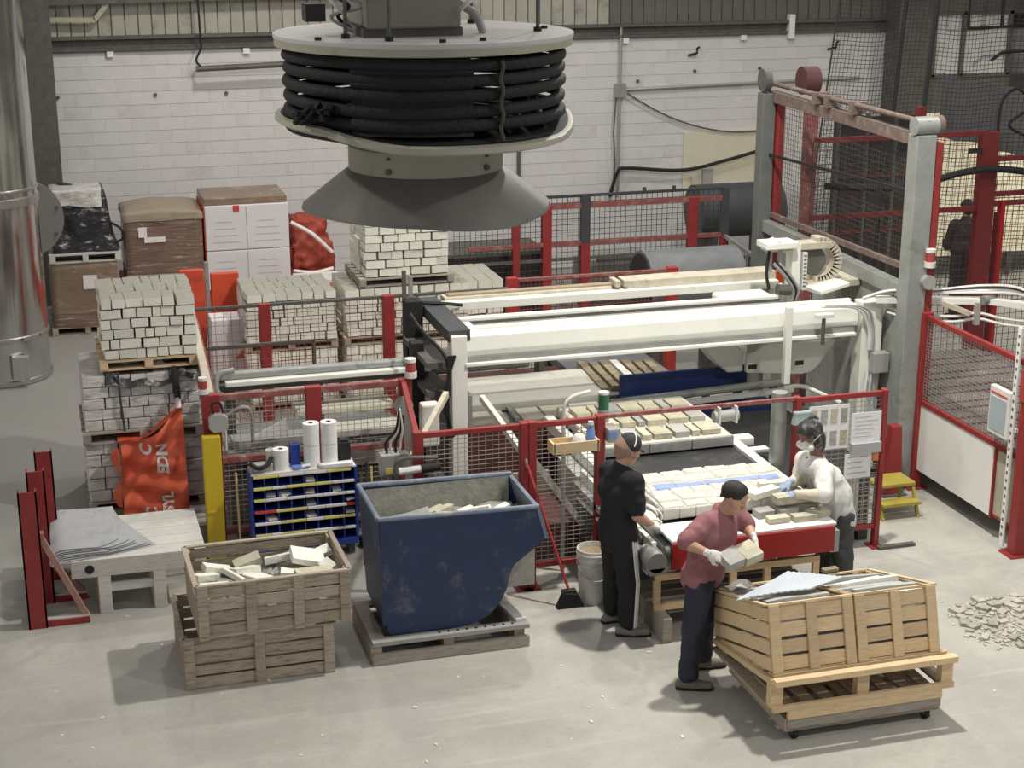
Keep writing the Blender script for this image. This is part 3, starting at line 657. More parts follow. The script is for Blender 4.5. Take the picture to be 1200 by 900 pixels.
# bar across the conveyor mouth with hose nozzle
t = thing('guard_bar', 'thin red bar spanning the conveyor between fence and gate', 'bar', (4.75,FY,1.6)); MB().beam((0,0,0),(1.97,0,0),.035,.035).build('bar','red_dusty',t)
t = thing('grey_canister', 'grey cylinder hanging from the red bar over the conveyor', 'canister', (5.98,FY-.02,1.46)); MB().cyl((-.12,0,.04),(.12,0,.05),.055,16).build('cylinder','plastic_grey',t,smooth=30)
for x in (-.08,.09): MB().box(x-.008,x+.008,-.06,.06,-.02,.14).build('strap','plastic_white',t)
# left fence runs
fence('red mesh fence behind the blue pigeonhole shelf', (1.42,15.0), (3.30,15.0), [(0,.17),(.52,.15),(1,.13)], 1.6, [1.58,.95,.22], (.22,1.56), rail=(.06,.06), rm='red_dusty', su=.06, sv=.05, bays=[(.04,.48),(.56,.97)])
fence('red mesh fence stepping back beside the cables and grey box', (3.05,13.42), (3.28,14.95), [], 1.6, [1.58,.22], (.22,1.56), su=.06, sv=.05)
t = thing('side_rail', 'pale dusty rail running back along the fence side', 'rail', (1.42,15.05,1.6)); MB().beam((0,0,0),(.15,3.3,.0),.08,.06).build('rail','tan_steel',t,bev=.01); MB().beam((.06,0,-.1),(.21,3.3,-.1),.03,.03).build('lower_rail','red_dusty',t)
fence('long back fence with wide red posts in front of the block stacks', (1.57,18.4), (5.34,18.4), [(0,.05),(.223,.13),(.61,.14)], 1.6, [1.6], (.25,1.58), rail=(.03,.035), rm='steel_dark', mm='wire_red', su=.09, sv=.09, wr=.0045, base=.0)
fence('bright red fence bay behind the machine with the long red rail', (5.40,18.45), (7.47,18.45), [(0,.13),(1,.14)], 1.70, [1.68,.3], (.3,1.66), rail=(.05,.04), rm='red_dusty', pm='red_mid', mm='wire_red', su=.05, sv=.05)
t = thing('inner_guard', 'small dark guard frame with mesh inside the back fence', 'guard', (1.60,17.0,0)); 
MB().beam((0,0,1.52),(1.15,0,1.52),.03,.03).build('rail','steel_dark',t); MB().beam((1.15,0,1.52),(1.15,0,0),.03,.03).build('post','steel_dark',t); MB().beam((0,0,1.52),(0,0,0),.03,.03).build('post','red_dusty',t); wire_mesh((.02,0),(1.13,0),.5,1.5,.07,.07,.006,'wire_red',t)
# far fence along the wall
t = thing('safety_fence', 'far fence with dark and red posts in front of the white wall', 'fence', (6.4,22,0))
for x, wd in ((.10,.10),(.56,.13),(1.14,.13),(2.80,.14),(3.31,.11)):
    dk = x in (1.14,3.31); MB().box(x-wd/2,x+wd/2,-.05,.05,0,1.3 if dk else 1.88).build('post','red_paint',t)
    if dk: MB().box(x-wd/2,x+wd/2,-.05,.05,1.3,2.0).build('post_top','post_dark',t)
MB().box(-.8,3.31,-.02,.02,1.98,2.01).build('top_rail','post_dark',t)
for z,k in ((1.85,.075),(1.30,.06)): MB().box(-.6 if z<1.5 else .0,3.28,-.035,.035,z-k/2,z+k/2).build('rail','red_dusty',t)
MB().box(-.5,3.2,-.02,.02,1.05,1.09).build('lower_rail','steel_dark',t)
wire_mesh((-.8,.03),(3.3,.03),.05,1.97,.08,.08,.007,'wire_dark',t)
for x in (1.14,2.5): MB().cyl((x+.9 if x<2 else x,0,2.01),(x+.9 if x<2 else x,0,2.06),.03,8).build('rail_stub','post_dark',t)
t = thing('side_fence', 'short side run of the far fence ending at an orange post', 'fence', (9.71,22,0)); MB().beam((0,-.05,1.28),(-.18,-2.2,1.22),.05,.05).build('rail','galv',t); MB().box(-.25,-.12,-2.3,-2.2,0,1.25).build('post','orange_red',t); wire_mesh((0,-.1),(-.18,-2.2),.1,1.25,.09,.09,.007,'wire_dark',t)
t = thing('dark_machine', 'dark brown box shaped machine behind the far fence', 'machine', (6.6,23.0,0)); MB().box(-1.0,.55,-.4,.5,0,1.05).build('housing','cloth_dark',t,bev=.03); MB().box(-.75,.05,-.42,-.39,.75,1.0).build('opening','plastic_black',t); MB().box(-1.0,.55,-.42,.5,1.05,1.1).build('lid','steel_dark',t)
t = thing('low_bench', 'low grey bench machine behind the far fence', 'machine', (8.7,23.2,0)); MB().box(-.8,.9,-.4,.4,.3,.75).build('housing','grey_flat',t,bev=.02); MB().box(-.7,.2,-.43,-.39,.82,.86).build('handle','steel_dark',t)
MB().box(-.75,.25,-.40,.3,.75,.82).build('top_plate','grey_steel',t)
for x in (-.7,.8): MB().box(x-.05,x+.05,-.3,.3,0,.3).build('leg','steel_dark',t)
t = thing('dark_drum', 'dark grey horizontal drum by the wall beyond the far fence', 'drum', (10.5,23.5,0)); MB().cyl((-.65,0,1.35),(.75,0,1.35),.42,32).build('drum','post_dark',t,smooth=30)
for x in (-.4,.5): MB().box(x-.05,x+.05,-.3,.3,0,1.0).build('cradle','steel_dark',t)
t = thing('grey_drum', 'grey horizontal roller drum behind the machine', 'drum', (8.05,19.4,0)); MB().cyl((-.62,0,1.28),(.68,0,1.28),.44,40).build('drum','grey_belt',t,smooth=30); MB().cyl((-.64,0,1.28),(-.60,0,1.28),.40,40).build('end_cap','plastic_black',t)
for x in (-.4,.4): MB().box(x-.06,x+.06,-.3,.3,0,.9).build('cradle','steel_dark',t)

# right-hand fence with white lower panel
RX = 8.85
t = thing('machine_guard', 'red guard with white lower panel and mesh window at the right', 'guard', (RX,12.8,0))
for y,w,h in ((0,.13,2.15),(1.95,.10,1.95)): MB().box(-.06,.06,y-w/2,y+w/2,0,h).build('post','red_paint',t,bev=.008); MB().box(-.12,.12,y-w/2-.05,y+w/2+.05,0,.012).build('base_plate','red_paint',t)
for z in (.97,1.90): MB().beam((0,0,z),(0,1.95,z),.05,.05).build('rail','red_paint',t)
MB().box(-.015,.015,.45,1.9,.22,.95).build('white_panel','white_plain',t); MB().box(-.012,.012,.05,.43,.25,.93).build('grey_panel','cream_steel',t)
MB().beam((-.02,.44,.22),(-.02,.44,.95),.03,.03).build('panel_frame','red_paint',t); MB().beam((0,0,.25),(0,.44,.25),.03,.03).build('panel_frame','red_paint',t)
wire_mesh((0,.06),(0,1.9),.99,1.88,.05,.035,.005,'wire',t)
MB().box(-.07,.07,-.075,.075,1.55,1.85).build('latch_box','lamp_red',t)
t = thing('control_screen', 'white framed operator screen hung on the red guard post', 'screen', (RX-.09,13.12,1.12)); MB().box(-.03,.03,-.17,.17,0,.48).build('bezel','plastic_white',t,bev=.01); MB().box(-.036,-.03,-.13,.14,.05,.38).build('display','screen',t); MB().box(-.036,-.03,-.14,.14,.41,.425).build('red_line','print_red',t)
t = thing('perforated_strip', 'perforated galvanised strip beside the red guard post', 'strip', (RX-.08,12.93,0)); MB().box(-.01,.01,-.03,.03,.05,2.25).build('strip','white_plain',t)
for k in range(26): MB().box(-.013,-.01,-.012,.012,.15+.08*k,.18+.08*k).build('slot','steel_dark',t)
# conveyor bed seen through the mesh
t = thing('stone_bed', 'brown dusty slatted bed behind the right guard mesh', 'conveyor', (9.8,14.6,0))
for k in range(22): MB().box(-.85,.9,-1.7+.17*k,-1.55+.17*k,.86,.90+.012*(k%3)).build('slat','purple_brown',t)
MB().box(-.85,.9,-1.75,2.1,.55,.86).build('frame','steel_dark',t)
for x in (-.7,.7):
    for y in (-1.6,1.9): MB().box(x-.05,x+.05,y-.05,y+.05,0,.55).build('leg','steel_dark',t)
for k in range(5): MB().obox((-.6+.12*k,-.9-.1*k,.93),(.22,.14,.05),(0,0,rnd(0,3))).build('stone_fragment','stone_tan',t)
# tall curtain frame
t = thing('curtain_frame', 'tall grey column frame with red beams and pulleys beside the netting', 'frame', (8.72,14.85,0))
def col_i(y, w=.19):
    return MB().box(-.10,.10,y-.11,y-.085,0,3.82).box(-.10,.10,y+.085,y+.11,0,3.82).box(-.02,.02,y-.09,y+.09,0,3.82)
MB().box(-.12,.10,-.1,.1,0,3.80).build('column','grey_steel',t,bev=.01); MB().box(-.12,.05,3.60,3.78,0,3.80).build('column','column_dark',t,bev=.01)
MB().box(.11,.18,-.09,.07,.9,3.72).build('red_upright','red_paint',t); MB().box(.06,.17,3.58,3.76,1.6,3.72).build('red_upright','red_paint',t); MB().box(.5,.64,3.60,3.74,1.6,3.6).build('red_upright','red_dusty',t)
MB().beam((.05,0,3.72),(.05,3.7,3.76),.10,.13).build('top_beam','brown_dusty',t); MB().tube([(.0,-.1,3.92),(.0,3.75,3.92)],.028,10).build('roller_tube','brown_dusty',t,smooth=True); MB().tube([(.13,.1,3.88),(.13,3.75,3.88)],.025,8).build('roller_tube','brown_dusty',t,smooth=True)
for k,y in enumerate((1.5,2.1,2.4)): MB().box(-.05,.12,y-.05,y+.05,3.82,3.95).build('bracket','brown_dusty',t)
MB().cyl((-.13,-.02,3.89),(.12,-.02,3.89),.095,20).build('motor','grey_steel',t,smooth=30); MB().cyl((.12,-.02,3.89),(.18,-.02,3.89),.10,20).build('motor_cap','brown_dusty',t,smooth=30)
MB().cyl((-.1,3.7,3.95),(-.02,3.7,3.95),.14,24).build('pulley','steel_dark',t,smooth=30); MB().cyl((.35,3.55,3.95),(.55,3.55,3.95),.17,24).build('pulley','cloth_wine',t,smooth=30)
MB().beam((0,0,2.12),(0,3.7,2.17),.13,.14).build('lower_beam','grey_steel',t); MB().beam((.05,0,2.36),(.05,3.7,2.30),.05,.06).build('lower_rail','brown_dusty',t)
MB().beam((0,.1,3.18),(0.0,3.6,3.05),.03,.03).build('cable_bar','rubber',t)
wire_mesh((.1,.1),(.1,3.6),2.2,3.7,.06,.06,.004,'wire_dark',t)
MB().box(-.03,.02,.15,2.2,.55,2.05).build('dusty_panel','dusty_panel',t); MB().box(-.04,.03,.13,2.25,.48,.55).build('panel_foot','galv',t)
MB().beam((-.05,2.4,0.2),(-.05,2.4,1.9),.08,.2).build('red_stiffener','red_dusty',t); MB().box(-.06,0,2.3,3.5,.3,1.2).build('lower_mesh_panel','purple_brown',t)
t = thing('red_support', 'red foot support between yellow step and grey column', 'support', (8.50,14.62,0)); MB().prism([(-.12,0),(.10,0),(.05,.78),(-.06,.78)],-.06,.06).build('gusset','red_paint',t,bev=.01); MB().box(-.14,.14,-.1,.1,0,.02).build('base_plate','steel_dark',t)
t = thing('step_stool', 'yellow steel step in front of the red support', 'step', (8.24,14.22,0)); MB().box(-.22,.22,-.16,.16,.30,.34).build('tread','yellow_shaded',t,bev=.008); MB().box(-.22,.22,-.30,-.14,.14,.18).build('tread','yellow_shaded',t,bev=.008)
for x in (-.2,.2): MB().beam((x,.12,0),(x,.12,.3),.03,.03).build('leg','yellow_shaded',t); MB().beam((x,-.28,0),(x,-.13,.3),.03,.03).build('leg','yellow_shaded',t)
for i,(px,py,Y,lb) in enumerate(((868,0,0,''),)): pass
def beacon(label, loc, s=1, m='lamp_red'):
    t = thing('signal_lamp', label, 'signal lamp', loc); MB().cyl((0,0,0),(0,0,.05*s),.05*s,14).build('base','plastic_white',t,smooth=30); MB().cyl((0,0,.05*s),(0,0,.13*s),.042*s,14).build('lens',m,t,smooth=30); MB().cyl((0,0,.13*s),(0,0,.16*s),.045*s,14).build('cap','plastic_white',t,smooth=30)
    return t
p = gx(867,190,8.75)
t = beacon('red and white signal lamp on the tall grey column', gy(1089.5,313,14.72), 1.2)
t = thing('siren', 'round grey siren below the signal lamp on the grey column', 'siren', gy(1088.5,331,14.70)); MB().cyl((0,-.02,0),(0,.05,0),.075,18).build('horn','plastic_grey',t,smooth=30)
# red fence further right, seen against the bright bay
t = thing('safety_fence', 'dark red framed fence in front of the bright loading bay', 'fence', (9.0,18.2,0))
for x,w,h in ((1.62,.10,3.6),(2.62,.24,3.25),(2.86,.08,2.2),(3.9,.1,2.9)): MB().box(x-w/2,x+w/2,-.06,.06,0,h).build('post','red_shaded',t)
for x0,x1,z in ((.2,2.6,3.24),(2.7,4,2.90),(.2,2.6,2.28),(2.7,4,2.45)): MB().box(x0,x1,-.03,.03,z-.03,z+.03).build('rail','red_shaded',t)
MB().box(2.7,4,-.03,.03,2.30,2.36).build('door_rail','red_shaded',t); MB().box(2.84,2.9,-.07,.03,.4,2.36).build('door_stile','red_panel',t)
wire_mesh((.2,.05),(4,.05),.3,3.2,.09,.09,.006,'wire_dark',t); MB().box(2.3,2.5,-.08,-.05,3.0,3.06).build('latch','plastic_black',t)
t = thing('hose', 'thick black hose slung along the dark red fence', 'hose', (9.3,18.05,2.7)); MB().tube(spline([(0,0,.0),(.7,0,-.06),(1.3,0,-.04),(1.9,0,.08),(2.4,0,.10),(3.2,0,-.02),(3.7,0,-.1)]),.045,8).build('hose_body','rubber',t,smooth=True)
# bright bay beyond, dark overhanging curtain
struct(MB().box(15.05,20,WY-.30,WY-.24,0,1.95).build('trim_9','bay_cream'))
t = thing('bay_light_panel', 'bright cream lit wall panel of the loading bay at the right', 'panel', (14.0,23.4,0)); MB().box(-.42,4.5,-.02,.02,0.4,2.75).build('panel','bay_cream',t)
for x in (-.35,1.5,4.4): MB().box(x-.04,x+.04,-.02,.06,0,.4).build('foot','steel_dark',t)
t = thing('dark_backdrop', 'dark brown backdrop panel added behind the netting beside the bright bay', 'backdrop', (12.85,23.3,0)); MB().box(-.75,.70,-.03,.03,.05,2.75).build('panel','cloth_dark',t)  # backdrop added to make the gap left of the bay dark
for x in (-.7,-.2,.3,.65): MB().box(x-.03,x+.03,-.08,-.03,0,2.8).build('upright','steel_dark',t)  # uprights of the added backdrop
for z in (.9,1.8): MB().box(-.75,.7,-.07,-.03,z,z+.06).build('rail','red_shaded',t)  # rails of the added backdrop
t = thing('dark_curtain', 'dark grey hanging curtain with a slanting lower hem', 'curtain', (13.8,22.0,0)); MB().quadgrid(lambda u,v: (.05*math.sin(12*u), -2.4+u*3.4, 2.46+(.95*v)+.02*math.sin(20*u)),24,6).build('cloth','curtain_grey',t,smooth=180,solid=.02)
t = thing('cable_coil', 'black cable looped in front of the dark curtain', 'cable', (13.2,19.9,3.1)); MB().tube(spline([(-.35,0,-.5),(-.35,0,.25),(-.1,0,.45),(.1,0,.2),(-.2,0,-.05),(.3,0,-.25),(.9,0,-.2),(1.4,0,.05)]),.022,6).build('cable','rubber',t,smooth=True)
t = thing('exhaust_duct', 'smaller silver duct at the top right behind the netting', 'duct', (17.0,24.6,0)); MB().lathe([(.30,3.0),(.30,8.3)],32).build('duct_body','duct',t,smooth=True); MB().lathe([(.31,3.0),(.33,3.02),(.33,3.1),(.31,3.12)],32).build('duct_band','duct_band',t,smooth=True)
MB().box(-.1,.1,.28,1.1,4.6,4.75).build('wall_bracket','steel_dark',t)
t = thing('ceiling_lights_frame', 'dark pipe frame beneath the window at the top right', 'pipe', (15.9,25.2,3.9)); MB().tube([(-.4,0,0),(.9,0,.03),(.9,0,-.4),(.3,0,-.42),(.1,0,-.55)],.03,6).build('pipe','rubber',t); MB().tube([(-.4,0,.02),(-.4,0,.5),(.9,0,.5)],.03,6).build('pipe','rubber',t); MB().tube([(.25,0,.02),(.25,0,.5)],.03,6).build('pipe','rubber',t)
# black safety netting hung in front of the right background
t = thing('safety_net', 'black safety netting hung across the upper right of the hall', 'net', (12.2,19.6,0))
mb = MB(); NU, NV = 100, 96
def netp(i,j):
    u = i/NU; v = j/NV; z = .6+5.6*v
    x0 = -2.35+.55*v**1.3; x = x0+u*(3.6-x0); y = .25*math.sin(5.3*u*1.3+.4*math.sin(3*v))+.07*math.sin(31*u+2*v)+.03*math.sin(9*v+4*u)
    return Vector((x,y,z+.02*math.sin(26*u+3*v)))
for i in range(NU+1):
    for j in range(NV):
        a,b = netp(i,j),netp(i,j+1); k = .0038; mb.add([a+Vector((-k,0,0)),a+Vector((k,0,0)),b+Vector((k,0,0)),b+Vector((-k,0,0))],[(0,1,2,3)])
for j in range(NV+1):
    for i in range(NU):
        a,b = netp(i,j),netp(i+1,j); k = .0038; mb.add([a+Vector((0,0,-k)),b+Vector((0,0,-k)),b+Vector((0,0,k)),a+Vector((0,0,k))],[(0,1,2,3)])
tag(mb.build('mesh_strands','net',t),kind='stuff')
MB().tube([netp(0,j) for j in range(0,NV+1,3)],.012,6).build('edge_rope','net',t)
for i in (20,27,60): MB().tube([netp(i,j)+Vector((0,.05,0)) for j in range(0,NV+1,6)],.03,6).build('fold','net',t)

# ================================================================ stone splitting line
# ---- overhead gantry
t = thing('overhead_gantry', 'white overhead gantry of long parallel beams across the machine', 'gantry', (3.9,15.3,0))
def gb(name, m, x0,x1,y0,y1,z0,z1, bev=.006): return MB().box(x0-3.9,x1-3.9,y0-15.3,y1-15.3,z0,z1).build(name,m,t,bev=bev)
f = MB().prism([(.0,1.70),(-.01,1.76),(.015,1.90),(.05,1.93),(.26,1.93),(.26,1.70)],.08,4.45,'x').build('front_beam','white_paint',t,bev=.006)
gb('flange','white_paint',3.98,8.30,15.22,15.56,1.61,1.645); gb('groove','grey_web',3.98,8.30,15.27,15.5,1.645,1.70,0)
gb('top_rib','white_paint',3.98,8.35,15.47,15.53,1.93,1.955); gb('dark_seam','steel_dark',3.98,8.3,15.56,15.585,1.90,1.94,0)
gb('second_rail','white_paint',3.95,7.65,15.80,15.90,1.88,1.96); gb('second_rail_web','grey_web',3.95,7.65,15.585,15.80,1.86,1.90,0); gb('second_rail_lip','steel_dark',3.95,7.65,15.785,15.80,1.90,1.93,0)
gb('rear_beam','white_paint',3.78,7.95,16.44,16.56,1.88,1.97); gb('rear_beam_top','tan_steel',4.1,6.0,16.56,16.75,1.95,2.0); gb('rear_beam_top','tan_steel',6.15,7.95,16.52,16.78,1.97,2.06)
gb('cable_carrier','stone_brown',4.15,6.05,16.60,16.70,2.0,2.02,0)
for x in (6.02,6.12): gb('stop_block','tan_steel',x,x+.06,16.5,16.72,2.0,2.07)
gb('end_crossmember','post_dark',3.82,4.05,15.30,16.75,1.86,1.98)
gb('end_cap','white_paint',3.98,4.15,15.56,15.72,1.92,1.95)
gb('leg','white_paint',3.84,4.0,15.24,15.42,.15,1.93); gb('leg_edge','galv',4.02,4.06,15.28,15.40,.9,1.30)
gb('leg','white_paint',8.38,8.62,15.25,15.45,.0,1.96)
gb('rear_leg','rubber',3.62,3.80,16.3,16.5,0,2.05); gb('rear_leg','rubber',3.55,3.68,15.75,15.9,.2,1.75); gb('rear_leg','white_paint',7.9,8.05,16.42,16.58,0,1.9)
for z in (.95,1.3,1.6): gb('spacer','steel_dark',3.6,3.84,15.3,16.4,z,z+.06,0)
gb('front_strut','white_paint',7.44,7.51,15.14,15.22,1.16,2.0); gb('hook_bracket','plastic_white',7.78,7.98,15.12,15.2,1.86,1.90)
MB().cyl((3.98,-.13,1.56),(3.98,-.13,1.84),.022,8).build('hook_bar','steel_dark',t)
gb('junction_box','plastic_grey',8.48,8.66,15.12,15.24,1.20,1.42)
for k,(dx,m) in enumerate(((0,'plastic_white'),(.05,'sheet_blue'),(.1,'plastic_grey'))):
    MB().tube(spline([(3.95+dx*.4,-.12,1.97),(4.35+dx,-.12,1.93),(4.52+dx*.6,-.10,1.72),(4.55+dx*.4,-.10,1.45)]),.015,6).build('cable',m,t,smooth=True)
    MB().tube(spline([(4.55+dx,-.1,1.2),(4.53+dx,-.12,.95),(4.58+dx,-.1,.7),(4.55+dx,-.1,.4)]),.013,6).build('cable',m,t,smooth=True)
for k in range(3): MB().tube(spline([(-.1+.03*k,-.1,1.75),(-.12-.02*k,-.12,1.3),(-.1+.02*k,-.1,.9)]),.016,6).build('cable','rubber',t,smooth=True)
MB().tube(spline([(-.35,.5,2.05),(-.3,.2,1.95),(-.12,-.05,1.72),(-.1,-.1,1.4)]),.02,6).build('cable','rubber',t,smooth=True)
MB().tube(spline([(-.25,1.1,2.02),(.1,1.05,2.0),(.35,1.1,1.95)]),.02,6).build('cable','rubber',t,smooth=True)
MB().box(-.28,-.24,1.15,1.19,2.0,2.35).build('rod','steel_dark',t); MB().box(-.20,-.16,1.2,1.24,2.0,2.28).build('rod','galv',t)

# ---- carriage on the gantry
t = thing('gantry_carriage', 'white gantry carriage with rounded cover plate and cable chain', 'machine head', (7.7,15.85,0))
poly = [(-.42,1.13),(.25,1.06),(.36,1.08),(.45,1.15),(.64,1.42),(-.20,1.44),(-.32,1.36),(-.42,1.34)]
MB().prism(poly,-.10,-.04).build('cover_plate','white_paint',t,bev=.01)
for x in (-.40,.16): MB().box(x,x+.10,-.108,-.10,1.17,1.22).build('slot','plastic_black',t)
MB().prism([(-.95,1.50),(-.72,1.22),(-.60,1.12),(-.42,1.12),(-.42,1.35),(-.50,1.42),(-.62,1.66),(-.95,1.66)],-.02,.30).build('side_housing','white_paint',t,bev=.02)
MB().prism([(-.42,1.42),(.60,1.42),(.75,1.70),(-.5,1.70)],.0,.35).build('rear_housing','white_paint',t,bev=.02); MB().prism([(-.08,1.46),(.20,1.46),(.26,1.66),(-.10,1.66)],-.01,.01).build('window_opening','plastic_black',t)
MB().box(-.72,-.12,-.02,.25,1.55,1.98).build('body','white_paint',t,bev=.03)
MB().box(.14,.24,.05,.22,1.95,2.50).build('upright','white_paint',t,bev=.006); MB().box(.26,.31,.03,.2,1.98,2.40).build('scale_strip','plastic_white',t)
for k in range(9): MB().box(.27,.30,.024,.03,2.02+.042*k,2.035+.042*k).build('scale_mark','print_dark',t)
MB().box(-.22,.16,-.05,.22,2.47,2.54).build('top_tray','white_paint',t,bev=.01); MB().box(-.16,.62,.06,.24,2.42,2.50).build('top_plate','tan_steel',t,bev=.01)
for k in range(4): MB().beam((-.22,-.03+.06*k,2.49),(-.05,-.03+.06*k,2.56),.03,.02).build('tray_finger','white_paint',t)
b = MB()
R0,R1 = .20,.28
pts = arc(.48,2.28,.22,-100,100,18)
for k in range(len(pts)-1):
    (x0,z0),(x1,z1) = pts[k],pts[k+1]; b.obox(((x0+x1)/2,.15,(z0+z1)/2),(.10,.16,.055),(0,-math.atan2(z1-z0,x1-x0)+PI/2,0))
b.build('cable_chain','tan_steel',t); MB().cyl((.42,.12,2.28),(.42,.18,2.28),.16,24).build('chain_hub','steel_dark',t,smooth=30)
MB().cyl((.0,.08,2.44),(.0,.08,2.24),.03,10).build('actuator','grey_steel',t,smooth=30); MB().cyl((-.1,.1,2.42),(-.1,.1,2.2),.025,10).build('actuator','grey_steel',t,smooth=30)
for k in range(3): MB().tube(spline([(-.08+.03*k,.06,2.3),(.05+.03*k,.02,2.15),(.14+.03*k,.0,2.0),(.12+.02*k,-.02,1.88)]),.02,6).build('hose',('grey_steel','rubber','galv')[k],t,smooth=True)
MB().tube(spline([(-.14,.05,2.44),(-.17,.03,2.2),(-.13,.04,2.02)]),.018,6).build('hose','rubber',t,smooth=True)
MB().cyl((-.05,.0,2.02),(.1,.0,2.0),.06,12).build('motor','steel_dark',t,smooth=30)
MB().box(.34,.98,.05,.65,1.98,2.06).build('side_deck','tan_steel',t,bev=.01); MB().obox((.52,-.05,2.03),(.4,.3,.05),(0,-.15,.2)).build('fold_cover','white_paint',t,bev=.01)
MB().cyl((.72,-.35,1.77),(.76,-.15,1.77),.07,16).build('roller_end','galv',t,smooth=30)

# ---- infeed bed under the gantry
t = thing('infeed_bed', 'pale plate bed with roller under the left end of the gantry', 'machine bed', (4.9,16.2,0))
MB().box(-.85,.75,-.75,1.3,.12,.86).build('housing','maroon',t,bev=.01)
MB().box(-.62,.92,-.12,.85,.86,.94).build('plate','plate_pale',t,bev=.01)
MB().box(-.72,.75,-.26,-.17,.88,.97).build('front_strip','white_paint',t,bev=.008); MB().box(-.72,.8,-.17,-.12,.80,.86).build('dark_gap','steel_dark',t)
MB().cyl((-.8,.95,1.12),(.30,.95,1.12),.14,24).build('roller','grey_belt',t,smooth=30); MB().cyl((.30,.95,1.12),(.42,.95,1.12),.06,12).build('roller_shaft','rubber',t,smooth=30)
for x in (-.82,.42): MB().box(x,x+.06,.85,1.05,.86,1.2).build('bearing','steel_dark',t)
for k,(x0,x1) in enumerate(((-.80,-.36),(-.22,.04),(.05,.37),(.38,.72),(.80,1.18))):
    MB().obox(((x0+x1)/2,-.46,.885),(x1-x0-.015,.36,.03),(.03,rnd(-.01,.01),rnd(-.02,.02))).build('tile','stone_pale' if k != 3 else 'stone_white',t,bev=.006)
MB().box(-.85,1.2,-.68,-.26,.84,.868).build('tile_bed','plate_grey',t)
for x in (-.29,.76): MB().beam((x,-.68,.91),(x+.02,-.26,.91),.05,.03).build('divider','galv',t)
for x in (-.75,.65):
    for y in (-.65,1.15): MB().box(x-.06,x+.06,y-.06,y+.06,0,.12).build('foot','steel_dark',t)
# brown split strips on the bed behind
t = thing('strip_table', 'grey belt table carrying brown stone strips behind the blue plate', 'conveyor', (6.25,17.0,0)); MB().box(-.55,.55,-.9,1.1,.78,.90).build('belt','grey_belt',t,bev=.01)
MB().box(-.5,.5,-.85,1.0,.3,.78).build('frame','steel_dark',t)
for x in (-.45,.45):
    for y in (-.8,.95): MB().box(x-.05,x+.05,y-.05,y+.05,0,.3).build('leg','steel_dark',t)
lbs = ['leftmost brown stone strip lying on the grey belt','second brown stone strip from the left on the grey belt','third brown stone strip from the left on the grey belt','pale chipped stone strip among the brown ones on the belt','fifth brown stone strip from the left on the grey belt','sixth brown stone strip from the left on the grey belt','rightmost brown stone strip next to the blue plate']
def rock(lx,ly,lz,seed,n=5):            # long split stone with rough faces
    b = lumpy(-lx/2,lx/2,-ly/2,ly/2,0,lz,min(lx,ly,lz)*.22,seed,n); b.add([(-lx/2,-ly/2,.004),(lx/2,-ly/2,.004),(lx/2,ly/2,.004),(-lx/2,ly/2,.004)],[(0,1,2,3)]); return b
def put_rock(name,label,cat,loc,size,rz,m,group=None,rx=0,ry=0):
    o = rock(*size,rnd(0,90)).build(name,m,loc=(0,0,0)); weld(o); o.location = loc; o.rotation_euler = (rx,ry,rz)
    for f in o.data.polygons: f.use_smooth = False
    return tag(o,label,cat,group)
for k in range(7):
    p = gz(672+16*k-(k>4)*2, 438-2.6*k, .92); put_rock('stone_strip',lbs[k],'stone strip',(5.84+.128*k,16.72+rnd(-.03,.06),.908),(.088,1.1-.06*k+rnd(-.1,.1),.06),-.06+rnd(-.012,.012),'stone_white' if k==3 else 'stone_brown','brown strips on the belt')
t = thing('brown_strip_row', 'low slatted rack of brown strips behind the rear gantry beam', 'rack', (6.35,17.95,0)); MB().box(-.75,.75,-.12,.16,.9,1.0).build('rack','steel_dark',t)
for k in range(8): MB().obox((-.6+.17*k,0,1.05),(.14,.24,.10),(0,0,rnd(-.1,.1))).build('strip','stone_brown',t,bev=.01)
for x in (-.65,.65): MB().box(x-.04,x+.04,-.05,.1,0,.9).build('leg','steel_dark',t)
# blue plate and tube rails
t = thing('blue_guard_plate', 'dark blue steel plate standing across the machine bed', 'guard plate', (6.7,16.05,.0)); MB().box(-.78,.72,-.02,.02,.88,1.13).build('plate','blue_machine',t,bev=.004); MB().box(-.78,.72,-.08,-.02,.86,.90).build('lip','blue_machine',t); MB().box(-.95,.9,-.45,-.1,.70,.78).build('lower_plate','blue_machine',t)
for x in (-.7,.65): MB().box(x-.04,x+.04,.02,.1,0,1.0).build('bracket','steel_dark',t); 
t = thing('tube_rail', 'grey tube rail with white strip running right beneath the blue plate', 'rail', (5.7,15.72,.0)); MB().tube([(0,0,.93),(2.0,0,1.0)],.045,12).build('tube','grey_steel',t,smooth=True); MB().beam((-.1,-.07,.86),(2.1,-.07,.93),.05,.05).build('strip','white_paint',t); MB().tube(spline([(2.0,-.05,.95),(2.2,-.15,.97),(2.42,-.6,.90)]),.025,8).build('pipe_bend','white_paint',t,smooth=True)
for x in (.1,1.1,1.9): MB().box(x-.03,x+.03,-.04,.04,0,.9+.035*x).build('support','steel_dark',t)

